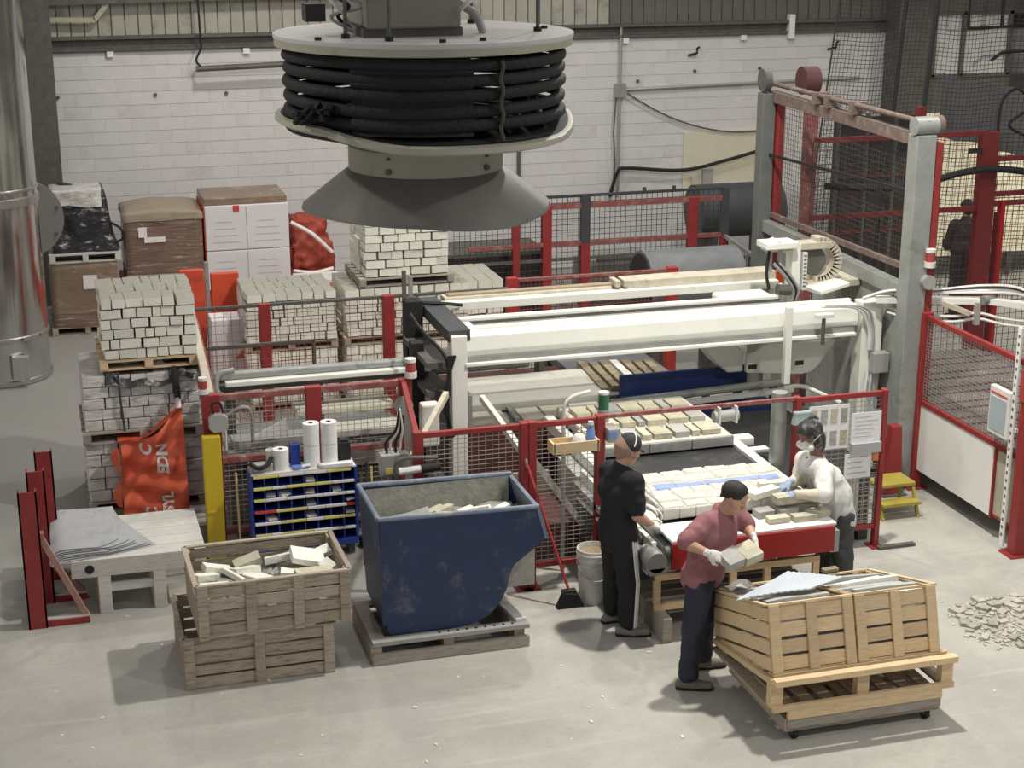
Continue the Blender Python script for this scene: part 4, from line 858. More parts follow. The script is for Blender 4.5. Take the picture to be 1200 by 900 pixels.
# ---- main conveyor with moulds
t = thing('mould_conveyor', 'table conveyor with white rails and bright red front panel', 'conveyor', (5.73,12.0,0))
MB().box(-.80,.72,-.02,.02,.64,.875).build('front_panel','red_panel',t,bev=.004)
MB().box(-.80,.74,-.0,.40,.875,.90).build('front_plate','white_plain',t,bev=.004)
for s,x in ((-1,-.78),(1,.76)): MB().box(x-.05,x+.05,.40,3.55,.80,.92).build('side_rail','white_paint',t,bev=.006); MB().box(x-.04,x+.04,.05,3.5,.60,.80).build('side_skirt','grey_steel',t)
MB().box(-.72,.71,.40,3.5,.80,.885).build('belt','black_belt',t); MB().box(-.7,.7,.1,3.4,.62,.80).build('under_frame','steel_dark',t)
for x in (-.70,.70):
    for y in (.9,3.2): MB().box(x-.05,x+.05,y-.05,y+.05,0,.62).build('leg','steel_dark',t,bev=.005)
MB().box(-1.02,-.84,.1,2.0,.70,.76).build('side_channel','galv',t,bev=.005); MB().box(-.94,-.90,.1,2.0,.76,.86).build('side_lip','white_paint',t); MB().box(-1.02,-.86,.0,1.9,.62,.64).build('side_channel','white_paint',t)
MB().cyl((-.95,-.06,.74),(-.95,.18,.74),.09,18).build('motor','galv',t,smooth=30); MB().cyl((-.86,.02,.80),(-.82,.02,.80),.05,14).build('pulley','steel_dark',t,smooth=30); MB().obox((-.94,.05,.66),(.16,.22,.06)).build('motor_mount','galv',t)
for k in range(3): MB().cyl((-.96+.05*k,.35+.3*k,.80),(-.9+.05*k,.35+.3*k,.80),.035,10).build('idler','steel_dark',t,smooth=30)
MB().box(.80,.98,2.25,2.40,.84,.93).build('sensor_box','plastic_white',t,bev=.01); MB().box(.78,1.05,2.05,2.15,.84,.87).build('sensor_arm','white_paint',t)
t = thing('black_conveyor', 'wide black rubber belt beside the mould conveyor', 'conveyor', (7.15,14.55,0)); MB().box(-.42,.52,-1.05,1.0,.66,.76).build('belt','rubber',t,bev=.02); MB().box(-.38,.48,-1.0,.95,.1,.66).build('skirt','steel_dark',t)
for x in (-.35,.45):
    for y in (-.95,.9): MB().box(x-.05,x+.05,y-.05,y+.05,0,.1).build('foot','steel_dark',t)
t = thing('round_column', 'pale round column beside the gate, next to the red post', 'column', (6.62,13.55,0)); MB().cyl((0,0,0),(0,0,1.62),.075,20).build('pipe','grey_steel',t,smooth=30); MB().cyl((0,0,0),(0,0,.03),.12,20).build('base_plate','steel_dark',t)

# near mould: white rough slab with a blue stripe
t = thing('stone_mould', 'large white stone textured mould slab with a blue stripe', 'mould', (5.72,12.92,.905))
W2,D2 = .70,.46
def mtop(u,v):
    x = -W2+2*W2*u; y = -D2+2*D2*v; r = int(v*6); cw = (.23,.31,.19,.27,.35,.22)[min(r,5)]; xx = (x+W2+.07*r) % cw
    edge = min(xx, cw-xx, (v*6-r)*.15, (1-(v*6-r))*.15)
    z = .115+.009*mnoise.fractal(Vector((x*5,y*5,1)),1,2,4)+.010*(mnoise.cell(Vector((int((x+W2+.07*r)/cw)*1.3+r*3.1,r*1.7,0)))-.5)-(.014 if edge < .009 else 0)
    if min(u,1-u) < .02 or min(v,1-v) < .03: z -= .02
    return (x,y,z)
MB().quadgrid(mtop,130,84).build('stone_face','mould',t,smooth=35)
b = MB(); b.box(-W2+.005,W2-.005,-D2+.005,D2-.005,0,.09)
for k in range(40):
    x = -W2+.035*k; 
b.build('slab_edge','mould_side',t,bev=.01)
for k in range(9):
    x = -W2+.156*k; MB().box(x+.001,min(x+.155,W2),-D2-.010-rnd(0,.008),-D2+.01,.004,.104+rnd(-.008,.006)).build('edge_stone','mould',t,bev=.012)
for k in range(8): 
    y = -D2+.115*k; MB().box(-W2-.010-rnd(0,.006),-W2+.01,y+.001,y+.114,.004,.10+rnd(-.01,.0)).build('edge_stone','mould_side',t,bev=.012)
b = MB()
def stripe(u,v):
    uu = .09+.86*u; vv = .50+.13*v-.03*u; p = mtop(uu,vv); return (p[0],p[1],p[2]+.004)
MB().quadgrid(stripe,90,9).build('blue_stripe','stripe_blue',t,smooth=35)
# second mould with split stones
t = thing('stone_mould', 'grey mould tray loaded with two rows of tan stones', 'mould', (5.74,14.85,.905)); MB().box(-.70,.70,-.68,.70,0,.09).build('tray','mould_side',t,bev=.008); MB().box(-.69,.69,-.67,.69,.09,.10).build('tray_top','mould',t)
for x0,x1 in ((-.70,-.2),(-.19,.25),(.26,.70)): MB().box(x0,x1,-.70,-.68,.0,.10).build('edge_block','mould_side',t,bev=.006)
k = 0; ords = ('first','second','third','fourth','fifth','sixth','seventh','eighth')
for row,(y,h) in enumerate(((14.38,.05),(14.80,.05),(15.22,.045))):
    x = 5.10
    for j in range(7):
        wd = (.22,.17,.10,.21,.17,.09,.22)[(j+row*2)%7]
        put_rock('stone_piece','%s stone from the left in the %s row on the grey mould tray'%(ords[j],('front','middle','back')[row]),'stone',(x+wd/2,y,1.01),(wd-.02,.26,h),rnd(-.06,.06),('stone_tan','stone_grey','stone_tan')[(j+row)%3],'stones on the mould tray'); x += wd+.012
# loose stones at the conveyor front
spots = [(5.98,12.16,.20,.10,.05),(6.22,12.14,.22,.10,.05),(5.92,12.32,.16,.12,.06),(6.13,12.31,.18,.11,.06),(6.38,12.20,.20,.11,.055),(6.34,12.36,.22,.12,.07)]
nm = ['flat stone at the front edge of the conveyor, nearest the man in rose','flat stone at the front edge of the conveyor, second from the man in rose','stubby stone behind the front flat stones, on the left','stubby stone behind the front flat stones, in the middle','flat stone at the right front corner of the conveyor','stubby stone at the right against the white mould']
for (x,y,a,bb,h),l in zip(spots,nm): put_rock('stone_piece',l,'stone',(x,y,.903),(a,bb,h),rnd(-.15,.15),'stone_tan' if h<.056 else 'stone_grey','stones at the conveyor front')

# ---- left end of the line behind the fence
t = thing('feed_rails', 'long grey feed rails running left from the gantry', 'rail', (1.6,15.9,0))
MB().box(0,2.1,-.05,.06,1.48,1.56).build('rail','grey_steel',t,bev=.02); MB().box(.05,2.15,-.14,-.05,1.44,1.49).build('rail','white_paint',t,bev=.008); MB().box(.0,2.15,-.02,.12,1.36,1.42).build('rail','steel_dark',t); MB().tube([(.1,-.2,1.36),(.9,-.2,1.38)],.035,10).build('tube','galv',t,smooth=True); MB().box(.02,2.2,.12,.30,1.40,1.46).build('rail','post_dark',t)
MB().tube(spline([(.04,-.1,1.3),(-.04,-.1,1.42),(.0,-.05,1.56),(.15,-.02,1.58)]),.03,8).build('end_bend','grey_steel',t,smooth=True)
for x in (.1,1.0,1.95): MB().box(x-.05,x+.05,.0,.1,0,1.4).build('support','steel_dark',t)
t = thing('outfeed_bed', 'pale slab bed with toothed strip behind the left fence', 'machine bed', (2.55,15.75,0))
MB().box(-.95,.85,-.45,.5,.15,.62).build('frame','steel_dark',t); MB().box(-.1,.85,-.40,-.1,.95,1.02).build('pale_slab','plate_pale',t,bev=.006); MB().box(-.9,-.15,-.38,-.15,.92,1.0).build('pale_slab','plate_grey',t,bev=.006); MB().box(-.2,.8,.0,.3,1.08,1.14).build('pale_slab','stone_pale',t,bev=.006); MB().box(-.95,.85,-.42,.45,.80,.90).build('bed','grey_steel',t)
MB().box(-.05,.85,-.45,-.38,.66,.80).build('pale_slab','plate_pale',t)
for k in range(14): MB().box(-.12+.05*k,-.09+.05*k,-.44,-.41,.86,.91).build('tooth','steel_dark',t)
for x in (-.85,.75): MB().box(x-.05,x+.05,-.4,.4,0,.15).build('foot','steel_dark',t)
for x in (-.85,.1,.75): MB().box(x-.04,x+.04,-.3,.3,.62,.80).build('post','steel_dark',t)
MB().prism([(-.72,1.06),(-.38,1.22),(-.35,1.03)],-.46,-.45).build('folded_sheet','paper',t); MB().tube(spline([(-.95,-.45,1.3),(-.8,-.48,1.38),(-.72,-.48,1.3),(-.72,-.48,.9)]),.02,6).build('pipe','galv',t,smooth=True)
t = thing('red_block_frame', 'low red frame piece seen through the left mesh', 'frame', (2.45,15.2,0)); MB().box(-.12,.08,-.04,.04,.0,.98).build('plate','orange_red',t)
# cylinder lamps and devices on fence posts
beacon('red capped signal lamp on the fence corner by the pale side rail', (1.36,15.0,1.63), 1.0); beacon('white capped red signal lamp at the fence step by the gantry leg', (3.36,14.98,1.63), 1.2)
def siren(label, x,y,z,r=.08): s = thing('siren',label,'siren',(x,y,z)); MB().cyl((0,-.03,0),(0,.03,0),r,18).build('horn','plastic_grey',s,smooth=30); MB().box(-.02,.02,.02,.08,-.02,.02).build('bracket','steel_dark',s); return s
t = thing('alarm_box', 'grey octagonal alarm box above the yellow post', 'alarm', (1.47,14.88,1.37)); MB().prism([(-.09,-.05),(-.05,-.09),(.05,-.09),(.09,-.05),(.09,.05),(.05,.09),(-.05,.09),(-.09,.05)],-.04,.04).build('case','plastic_grey',t,bev=.008); MB().tube([(.07,.05,-.06),(.07,.07,-.3)],.012,6).build('cable','plastic_white',t); MB().tube(spline([(-.04,.0,.09),(-.05,0,.18),(.02,0,.2),(.05,.0,.09)]),.012,6).build('cable','rubber',t)
siren('round grey siren on the fence post left of the gantry leg', 3.26,14.88,1.38,.09)
t = thing('white_housing', 'white upright housing between siren and gantry leg', 'housing', (3.52,14.9,0)); MB().box(-.09,.09,-.07,.07,.95,1.38).build('case','plastic_white',t,bev=.02); MB().box(-.03,.03,-.03,.03,0,.95).build('stand','steel_dark',t)
t = thing('hand_wheel_arm', 'white striped arm clamped to the red post above the grey box', 'arm', (3.10,13.34,1.30)); MB().cyl((-.25,-.08,.0),(.10,-.08,.02),.035,12).build('arm','plastic_white',t,smooth=30); MB().cyl((-.05,-.08,.01),(.12,-.08,.02),.045,12).build('clamp','rubber',t,smooth=30); MB().tube(spline([(.1,-.08,.1),(-.2,-.08,.12),(-.28,-.08,.05),(-.26,-.08,-.15)]),.018,8).build('handle','steel_dark',t,smooth=True)
t = thing('grey_control_box', 'grey control box with cables and a yellow sticker on the fence', 'control box', (2.88,13.60,1.16)); MB().box(-.13,.13,-.06,.06,0,.20).build('case','plastic_grey',t,bev=.01); MB().box(-.09,.06,-.066,-.06,.02,.08).build('yellow_sticker','print_yellow',t)
for k in range(4): MB().tube(spline([(-.06+.04*k,0,.2),(-.07+.045*k,-.0,.3),(.02+.02*k,-.02,.42),(.05,-.05,.62)]),.012,6).build('cable',('rubber','plastic_white')[k%2],t,smooth=True)
MB().box(-.02,.02,.0,.05,-1.16,0).build('stand','steel_dark',t)
for i,(a,b_,l) in enumerate((((3.05,13.6,1.30),(3.62,14.6,1.55),'pale diagonal strut rising left of the gantry leg'),((4.0,14.7,1.45),(4.15,13.6,1.15),'pale dirty diagonal strut descending to the double red post'),((4.2,13.7,1.15),(4.72,13.75,.42),'dirty diagonal strut behind the mesh near the bucket'))):
    tag(MB().beam(a,b_,.05,.06).build('diagonal_strut','wood_white' if i else 'tan_steel'),l,'strut')
t = thing('housing_and_floor_shade', 'dark maroon machine housing behind the front mesh, widened over the shaded floor', 'housing', (3.9,14.40,0)); MB().box(-.55,.85,-.55,.80,.05,.42).build('case','maroon',t,bev=.01); MB().box(-.6,.8,.3,.36,.42,.62).build('ledge','stone_brown',t); MB().box(.85,1.0,-.4,.2,.05,.8).build('end_plate','dusty_panel',t)  # dark case widened to stand in for shadow on the floor
for x in (-.5,.7): MB().box(x-.05,x+.05,-.3,.3,0,.05).build('foot','steel_dark',t)
# signal lamp and small things at the bar corner
t = thing('signal_lamp', 'green and white signal lamp by the end of the red fence', 'signal lamp', (4.92,13.75,1.42)); MB().cyl((0,0,0),(0,0,.12),.055,16).build('base','plastic_grey',t,smooth=30); MB().cyl((0,0,.12),(0,0,.27),.05,16).build('lens','lamp_green',t,smooth=30); MB().cyl((0,0,.27),(0,0,.29),.052,16).build('cap','plastic_white',t,smooth=30); MB().box(-.08,.08,-.06,.06,-.06,0).build('mount','stone_pale',t); MB().cyl((0,0,-1.42),(0,0,-.06),.025,8).build('pole','galv',t)
t = thing('white_tube_arm', 'white bent tube beside the green signal lamp', 'tube', (4.50,13.65,0)); MB().tube(spline([(0,0,1.35),(.0,0,1.62),(.08,0,1.72),(.25,.0,1.76)]),.018,8).build('tube','plastic_white',t,smooth=True); MB().cyl((0,0,0),(0,0,1.35),.02,8).build('pole','galv',t)
t = thing('switch_pair', 'grey blue key switch on the red post at the conveyor mouth', 'switch', (4.82,13.30,1.38)); MB().box(-.03,.09,-.05,.05,0,.13).build('case','plastic_grey',t,bev=.01); MB().box(-.02,.05,-.055,-.05,.04,.10).build('blue_key','plastic_blue',t)
t = thing('emergency_stop', 'white round switch lower on the red post at the conveyor mouth', 'switch', (4.80,13.28,1.02)); MB().cyl((0,-.03,.05),(0,.03,.05),.06,16).build('case','plastic_white',t,smooth=30); MB().cyl((0,-.045,.05),(0,-.03,.05),.025,12).build('button','plastic_black',t,smooth=30)
t = thing('wood_tray', 'pale wooden tray hooked on the front mesh fence', 'tray', (4.45,13.22,1.36))
MB().box(-.21,.21,-.07,.07,0,.02).build('bottom','wood_new',t); MB().box(-.21,.21,-.085,-.065,0,.10).build('side','wood_new',t); MB().box(-.21,.21,.065,.085,0,.10).build('side','wood_new',t); MB().box(-.22,-.20,-.085,.085,0,.10).build('end','wood_new',t); MB().box(.20,.22,-.085,.085,0,.10).build('end','wood_new',t)
t = thing('white_cup', 'white upturned bowl in the wooden tray', 'cup', (4.50,13.22,1.385)); MB().lathe([(.07,0),(.075,.04),(.05,.11),(.02,.13),(0,.13)],18).build('bowl','plastic_white',t,smooth=True); MB().cyl((0,0,.13),(0,0,.15),.015,8).build('knob','wood_new',t)
t = thing('spray_bottle', 'blue bottle standing in the wooden tray', 'bottle', (4.61,13.22,1.385)); MB().lathe([(0,0),(.04,0),(.04,.14),(.02,.17),(.02,.20),(0,.20)],16).build('body','plastic_blue',t,smooth=True); MB().cyl((0,0,.20),(0,0,.23),.025,12).build('cap','plastic_white',t,smooth=30)
# cable tray and conduits to the right of the gantry
t = thing('cable_tray', 'white cable tray bridging from gantry to the right guard', 'cable tray', (8.5,14.72,0)); MB().beam((0,.5,2.0),(1.05,0,2.03),.12,.06).build('tray','white_paint',t); MB().beam((1.05,0,2.03),(1.42,-.85,2.10),.12,.06).build('tray','white_paint',t)
for k in range(4): MB().tube(spline([(-.15,.5,2.02),(.1,.45-.02*k,2.08+.01*k),(.6,.2,2.10+.012*k),(1.0,.02*k,2.12+.02*k),(1.22,-.3,2.16+.02*k),(1.40-.02*k,-.85,2.12)]),.017,6).build('cable',('plastic_white','galv','rubber','plastic_white')[k],t,smooth=True)
for k in range(2): MB().tube(spline([(.12,.45,1.92-.06*k),(.35,.3,1.86-.06*k),(.7,.1,1.86-.06*k),(.95,.0,1.90-.06*k),(1.15,-.2,1.87-.06*k),(1.40,-.7,1.92-.06*k)]),.016,6).build('conduit','plastic_white',t,smooth=True)
MB().box(.90,.95,-.03,.03,1.78,2.02).build('conduit_clip','plastic_grey',t); MB().box(1.36,1.46,-.9,-.8,1.6,2.12).build('end_post','white_paint',t); MB().beam((.6,.15,2.0),(.85,.0,1.9),.05,.05).build('stay','tan_steel',t)
MB().cyl((.95,-.05,2.05),(1.1,-.02,2.05),.05,10).build('gland','grey_flat',t)

# ================================================================ foreground left
def crate(label, loc, w, d, h, m, rz=0, battens=3, rows=4, group=None, open_side=None, tilt=0, name='wooden_crate'):
    t = thing(name, label, 'crate', loc, rz, group)
    if tilt: t.rotation_euler = (tilt,0,rz)
    sh = h/rows
    for j in range(rows):
        z0, z1 = sh*j+.007+rnd(-.003,.003), sh*(j+1)-.013+rnd(-.004,.004)
        for s in (-1,1): MB().box(-w/2,w/2,s*d/2-(.016 if s>0 else 0),s*d/2+(.016 if s<0 else 0),z0,z1).build('slat',m,t)
        for s in (-1,1): MB().box(s*w/2-(.016 if s>0 else 0),s*w/2+(.016 if s<0 else 0),-d/2+.017,d/2-.017,z0,z1).build('slat',m,t)
    for i in range(battens):
        x = -w/2+.045+(w-.09)*i/(battens-1)
        for s in (-1,1): MB().box(x-.042,x+.042,(s*d/2-.024 if s<0 else d/2),(s*d/2 if s<0 else d/2+.024),-.01,h+.005).build('batten',m,t,bev=.004)
    for s in (-1,1):
        for y in (-d/2+.06,d/2-.06): MB().box((s*w/2-.04 if s>0 else -w/2+.016),(w/2-.016 if s>0 else -w/2+.04),y-.045,y+.045,0,h).build('corner_post',m,t)
    for k in range(5):
        y = -d/2+.1+(d-.2)*k/4; MB().box(-w/2+.02,w/2-.02,y-.06,y+.06,.0,.016).build('floor_board',m,t)
    for s in (-1,1): MB().box(-w/2,w/2,s*d/2-.02,s*d/2+.02,h-.0,h+.015).build('top_edge',m,t)
    for s in (-1,1): MB().box(s*w/2-.02,s*w/2+.02,-d/2,d/2,h,h+.015).build('top_edge',m,t)
    return t
crate('weathered lower crate on the floor under the stone filled crate', (1.44,12.66,.0), 1.22,.92,.43,'wood_old')
crate('weathered upper crate heaped with pale broken stones', (1.57,12.60,.455), 1.24,.86,.44,'wood_old',rz=.015,battens=4)
# stones heaped in the upper crate
scr = [('big flat slab on top at the right of the crate heap',1.92,12.70,.86,.30,.22,.06,.1),('long stone across the right front of the crate heap',1.93,12.42,.83,.36,.09,.06,.25),('leaning slab in the middle of the crate heap',1.50,12.50,.80,.28,.18,.05,-.5),('upright tilted slab at the centre of the crate heap',1.40,12.62,.83,.24,.16,.06,.35),('thin long stone at the crate front centre',1.42,12.36,.80,.30,.07,.045,-.35),('flat stone at the left front of the crate heap',1.12,12.40,.81,.26,.12,.05,-.2),('stone leaning on the left side of the crate',1.07,12.60,.82,.26,.09,.05,.5),('stone at the back left of the crate heap',1.18,12.76,.82,.26,.12,.05,.4),('stone at the back centre of the crate heap',1.45,12.80,.83,.24,.14,.06,.2),('stone at the back right corner of the crate heap',2.06,12.84,.82,.22,.12,.06,.15),('small stone near the right wall of the crate',2.08,12.55,.82,.12,.20,.06,.1),('stone under the long one at the crate right',1.80,12.54,.79,.26,.12,.05,-.3),('small chip at the crate front left',1.10,12.28,.79,.22,.06,.04,.05),('small chip lying across the centre stones',1.28,12.50,.86,.24,.06,.04,-.7),('stone between the big slab and the crate back',1.72,12.84,.81,.26,.13,.06,-.1)]
for l,x,y,z,a,b_,h,rz in scr: put_rock('broken_stone',l,'stone',(x,y,z-.05),(a*.92,b_*.9,h*.9),rz+rnd(-.2,.2),random.choice(['stone_white','stone_white','stone_tan','stone_grey']),'broken stones in the weathered crate',rnd(-.35,.35),rnd(-.3,.3))
hp = MB()
for k in range(70): hp.obox((rnd(1.10,2.04),rnd(12.33,12.86),rnd(.52,.70)),(rnd(.12,.24),rnd(.08,.14),rnd(.04,.07)),(rnd(-.4,.4),rnd(-.4,.4),rnd(0,3)))
tag(hp.build('stone_rubble_fill','stone_grey'),'pale stone rubble filling the weathered crate below the top pieces','rubble',kind='stuff')

# blue tipping bin on its skid
t = thing('bin_skid', 'dark wooden and steel skid under the blue tipping bin', 'skid', (3.05,12.65,0))
for y,m in ((-.44,'wood_grey'),(.40,'wood_grey')): MB().box(-.68,.68,y-.02,y+.02,.0,.10).build('side_board',m,t,bev=.004)
for x in (-.64,-.02,.60): MB().box(x-.045,x+.045,-.42,.42,.02,.17).build('stringer','wood_old',t)
MB().box(-.68,.68,-.46,-.36,.17,.21).build('front_board','plate_grey',t,bev=.004); MB().box(-.68,.68,.32,.42,.17,.20).build('rear_board','wood_grey',t)
for x in (-.62,.60): MB().box(x-.06,x+.06,-.36,.32,.17,.205).build('cross_board','wood_grey',t)
MB().beam((.62,-.40,.225),(.50,.42,.225),.09,.03).build('loose_board','wood_white',t)
for k in range(9): MB().cyl((-.1+.08*k,-.41,.21),(-.1+.08*k,-.41,.216),.012,8).build('rivet','rubber',t)
t = thing('tipping_bin', 'dark blue scratched tipping bin full of stone offcuts', 'bin', (3.05,12.72,.215))
prof = [(-.58,1.03),(-.58,1.02),(-.53,.05),(-.50,.0),(.10,.0)]+[(.10+.42*math.sin(math.radians(a)),.42-.42*math.cos(math.radians(a))) for a in (15,30,45,60,75,88)]+[(.55,.48),(.58,.52),(.80,.68),(.86,.72),(.78,1.00)]
inner = [(x*.975+.0,z*.97+.03) for x,z in prof]
for y in (-.42,.42):                                             # the two side plates
    hb = MB(); n = len(prof); hb.add([(x,y-.008,z) for x,z in prof]+[(x,y+.008,z) for x,z in prof],[tuple(range(n)),tuple(range(2*n-1,n-1,-1))]+[(i,i+n,(i+1)%n+n,(i+1)%n) for i in range(n)]); hb.build('side_plate','blue_paint',t)
sh = prof[1:-1]
sb = MB()
for i in range(len(sh)-1): sb.add([(sh[i][0],-.42,sh[i][1]),(sh[i+1][0],-.42,sh[i+1][1]),(sh[i+1][0],.42,sh[i+1][1]),(sh[i][0],.42,sh[i][1])],[(0,1,2,3)])
sb.build('shell','blue_paint',t,solid=.014)
sb = MB()
for i in range(len(sh)-1): sb.add([(sh[i][0]*.97,-.405,sh[i][1]+.015),(sh[i+1][0]*.97,-.405,sh[i+1][1]+.015),(sh[i+1][0]*.97,.405,sh[i+1][1]+.015),(sh[i][0]*.97,.405,sh[i][1]+.015)],[(0,1,2,3)])
sb.box(-.56,.76,.398,.405,.3,1.0).box(-.56,.76,-.405,-.398,.3,1.0); sb.build('lining','hopper_in',t)
for y in (-.42,.42): MB().tube([(-.59,y,1.04),(.79,y,1.01)],.022,8).build('rim','blue_rim',t,smooth=True)
MB().tube([(-.585,-.42,1.04),(-.585,.42,1.04)],.022,8).build('rim','blue_rim',t,smooth=True)
MB().beam((.82,-.43,.86),(.82,.43,.86),.03,.30,up=(-.27,0,1)).build('pour_lip','blue_rim',t)
MB().box(-.57,-.52,-.43,-.40,.1,.9).build('corner_rib','blue_paint',t)
fl = MB()
def fill(u,v): return (-.54+1.28*u,-.39+.78*v,.90+.05*mnoise.fractal(Vector((u*5,v*4,2)),1,2,4)-.16*v+.02*u)
fl.quadgrid(fill,24,16); tag(fl.build('stone_dust_fill','hopper_in',t,smooth=180),kind='stuff')
bs = [('long dark tapered stone at the left of the blue bin',2.80,12.50,.34,.12,-.12,'stone_grey'),('crossed stone sticking up left of centre in the blue bin',3.02,12.60,.20,.07,.5,'stone_tan'),('crossed stone sticking up at the centre of the blue bin',3.10,12.60,.20,.07,.6,'stone_tan'),('square pale stone near the centre of the blue bin',3.30,12.52,.12,.11,.1,'stone_white'),('pale leaning stone right of the square one in the blue bin',3.43,12.53,.14,.07,-.5,'stone_white'),('flat pale stone at the front of the blue bin',3.08,12.44,.22,.10,.1,'stone_white'),('small pale stone at the far right of the blue bin',3.60,12.50,.14,.08,.3,'stone_white')]
for l,x,y,a,b_,rz,m in bs: put_rock('stone_offcut',l,'stone',(x,y+.06,1.10),(a,b_,.06),rz,m,'offcuts in the blue bin',rnd(-.3,.3),rnd(-.3,.2))

# blue pigeonhole shelf
t = thing('pigeonhole_shelf', 'blue pigeonhole parts shelf with labelled rows against the fence', 'shelf', (2.22,14.72,.16))
W_,H_,D_ = .50,.74,.24
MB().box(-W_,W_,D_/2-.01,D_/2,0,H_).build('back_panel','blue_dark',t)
for x in (-W_,W_): MB().box(x-.012,x+.012,-D_/2,D_/2,-.02,H_).build('side_panel','blue_bright',t)
MB().box(-W_,W_,-D_/2,D_/2,H_,H_+.015).build('top_panel','plastic_white',t); MB().box(-W_,W_,-D_/2-.02,D_/2,-.04,.02).build('bottom_panel','blue_bright',t,bev=.005)
for i in range(1,8): MB().box(-W_+2*W_*i/8-.006,-W_+2*W_*i/8+.006,-D_/2+.01,D_/2-.01,.02,H_).build('divider','blue_bright',t)
for j in range(7):
    z = .02+(H_-.03)*j/6
    if 0 < j < 6: MB().box(-W_+.01,W_-.01,-D_/2+.01,D_/2-.01,z-.006,z+.006).build('shelf_board','blue_bright',t)
    if j:
        x = -W_+.02
        while x < W_-.05:
            wd = rnd(.1,.3); x1 = min(x+wd,W_-.02); mm = random.choice(['print_white','print_white','print_yellow','print_white','print_red' if j in (2,3) else 'print_yellow']); MB().box(x,x1,-D_/2-.012,-D_/2+.012,z-.016,z+.006).build('label_strip',mm,t); x = x1+.005
for k in range(16):
    i,j = random.randrange(8),random.randrange(6); x = -W_+2*W_*(i+.5)/8; z = .03+(H_-.03)*j/6
    MB().obox((x,-.06,z+.02),(.085,.1,.02),(rnd(-.2,.2),0,rnd(-.4,.4))).build('paper_slip',random.choice(['paper','paper','sheet_blue','glove_white']),t)
for x in (-.45,.45): MB().box(x-.03,x+.03,-.08,.08,-.16,-.04).build('foot','steel_dark',t)
ZT = .16+H_+.016
def roll(label, x, y, z, r=.078, h=.21):
    s = thing('paper_roll', label, 'paper roll', (x,y,z), 0, 'paper rolls on the shelf'); MB().lathe([(.022,0),(r,0),(r,h),(.022,h),(.022,0)],28).build('roll','paper',s,smooth=30); MB().lathe([(.022,.0),(.024,.001),(.024,h+.002),(.020,h+.002),(.020,0)],16).build('core','cardboard',s); return s
for i,x in enumerate((2.32,2.49)):
    for j in range(2): roll('%s white paper roll of the %s double stack on the blue shelf'%(('lower','upper')[j],('left','right')[i]), x,14.72,ZT+.215*j)
roll('short lone white paper roll on the left of the blue shelf', 2.02,14.70,ZT,.075,.20)
t = thing('white_mug', 'white cup behind the lone paper roll on the blue shelf', 'cup', (1.95,14.79,ZT)); MB().lathe([(0,0),(.05,0),(.06,.17),(.055,.17),(.045,.01),(0,.01)],18).build('cup','plastic_white',t,smooth=30)
t = thing('blue_box', 'small blue box between the paper rolls on the blue shelf', 'box', (2.165,14.76,ZT)); MB().box(-.045,.045,-.05,.05,0,.22).build('carton','blue_bright',t,bev=.004)
t = thing('black_tin', 'black square tin at the right end of the blue shelf', 'tin', (2.64,14.76,ZT)); MB().box(-.055,.055,-.05,.05,0,.20).build('body','plastic_black',t,bev=.008); MB().box(-.04,.04,-.04,.04,.20,.225).build('cap','plastic_black',t,bev=.006)
t = thing('work_gloves', 'pair of grey and black work gloves heaped on the blue shelf', 'gloves', (1.82,14.70,ZT)); b = lumpy(-.11,.11,-.07,.07,0,.08,.03,6,8); weld(b.build('cuff','plastic_grey',t)); MB().tube(spline([(-.1,-.05,.10),(-.03,-.1,.06),(.06,-.08,.08),(.11,-.02,.13)]),.022,8).build('dark_strap','rubber',t,smooth=True)
t = thing('plastic_bag', 'flat white plastic bag lying on the right of the blue shelf', 'bag', (2.55,14.64,ZT)); weld(lumpy(-.18,.14,-.05,.02,0,.035,.02,3,8).build('bag','paper',t))
t = thing('blue_leaflet', 'folded blue and white leaflet lying on the blue shelf', 'leaflet', (2.20,14.66,ZT)); MB().obox((0,0,.012),(.16,.08,.02),(.1,.1,.3)).build('leaflet','plastic_blue',t); MB().obox((.05,-.02,.03),(.08,.05,.012),(.1,-.2,-.3)).build('leaflet_flap','paper',t)
t = thing('pole', 'thin yellowish pole leaning beside the blue shelf', 'pole', (1.62,14.82,0)); MB().cyl((0,0,0),(-.01,.06,.85),.012,8).build('shaft','wood_new',t)
t = thing('tool_rack', 'dark tools hanging on the fence right of the blue shelf', 'tool', (2.86,14.80,0))
for k,(x,m,z0) in enumerate(((0,'steel_dark',.1),(.05,'print_yellow',.25),(-.06,'galv',.2))): MB().beam((x,0,z0),(x+.01,.05,.85-.05*k),.02,.02).build('handle',m,t)
MB().obox((.02,-.02,.05),(.2,.12,.10),(0,0,.2)).build('tool_head','rubber',t)
# yellow guard post
t = thing('guard_post', 'bright yellow guard cover in front of the red fence corner', 'post', (1.39,14.84,0)); MB().box(-.085,.085,-.05,.05,0,1.26).build('cover','yellow',t,bev=.01); MB().box(-.075,.075,-.06,-.045,.5,.52).build('dent','yellow',t); MB().box(-.11,.11,-.08,.08,0,.012).build('base_plate','steel_dark',t)

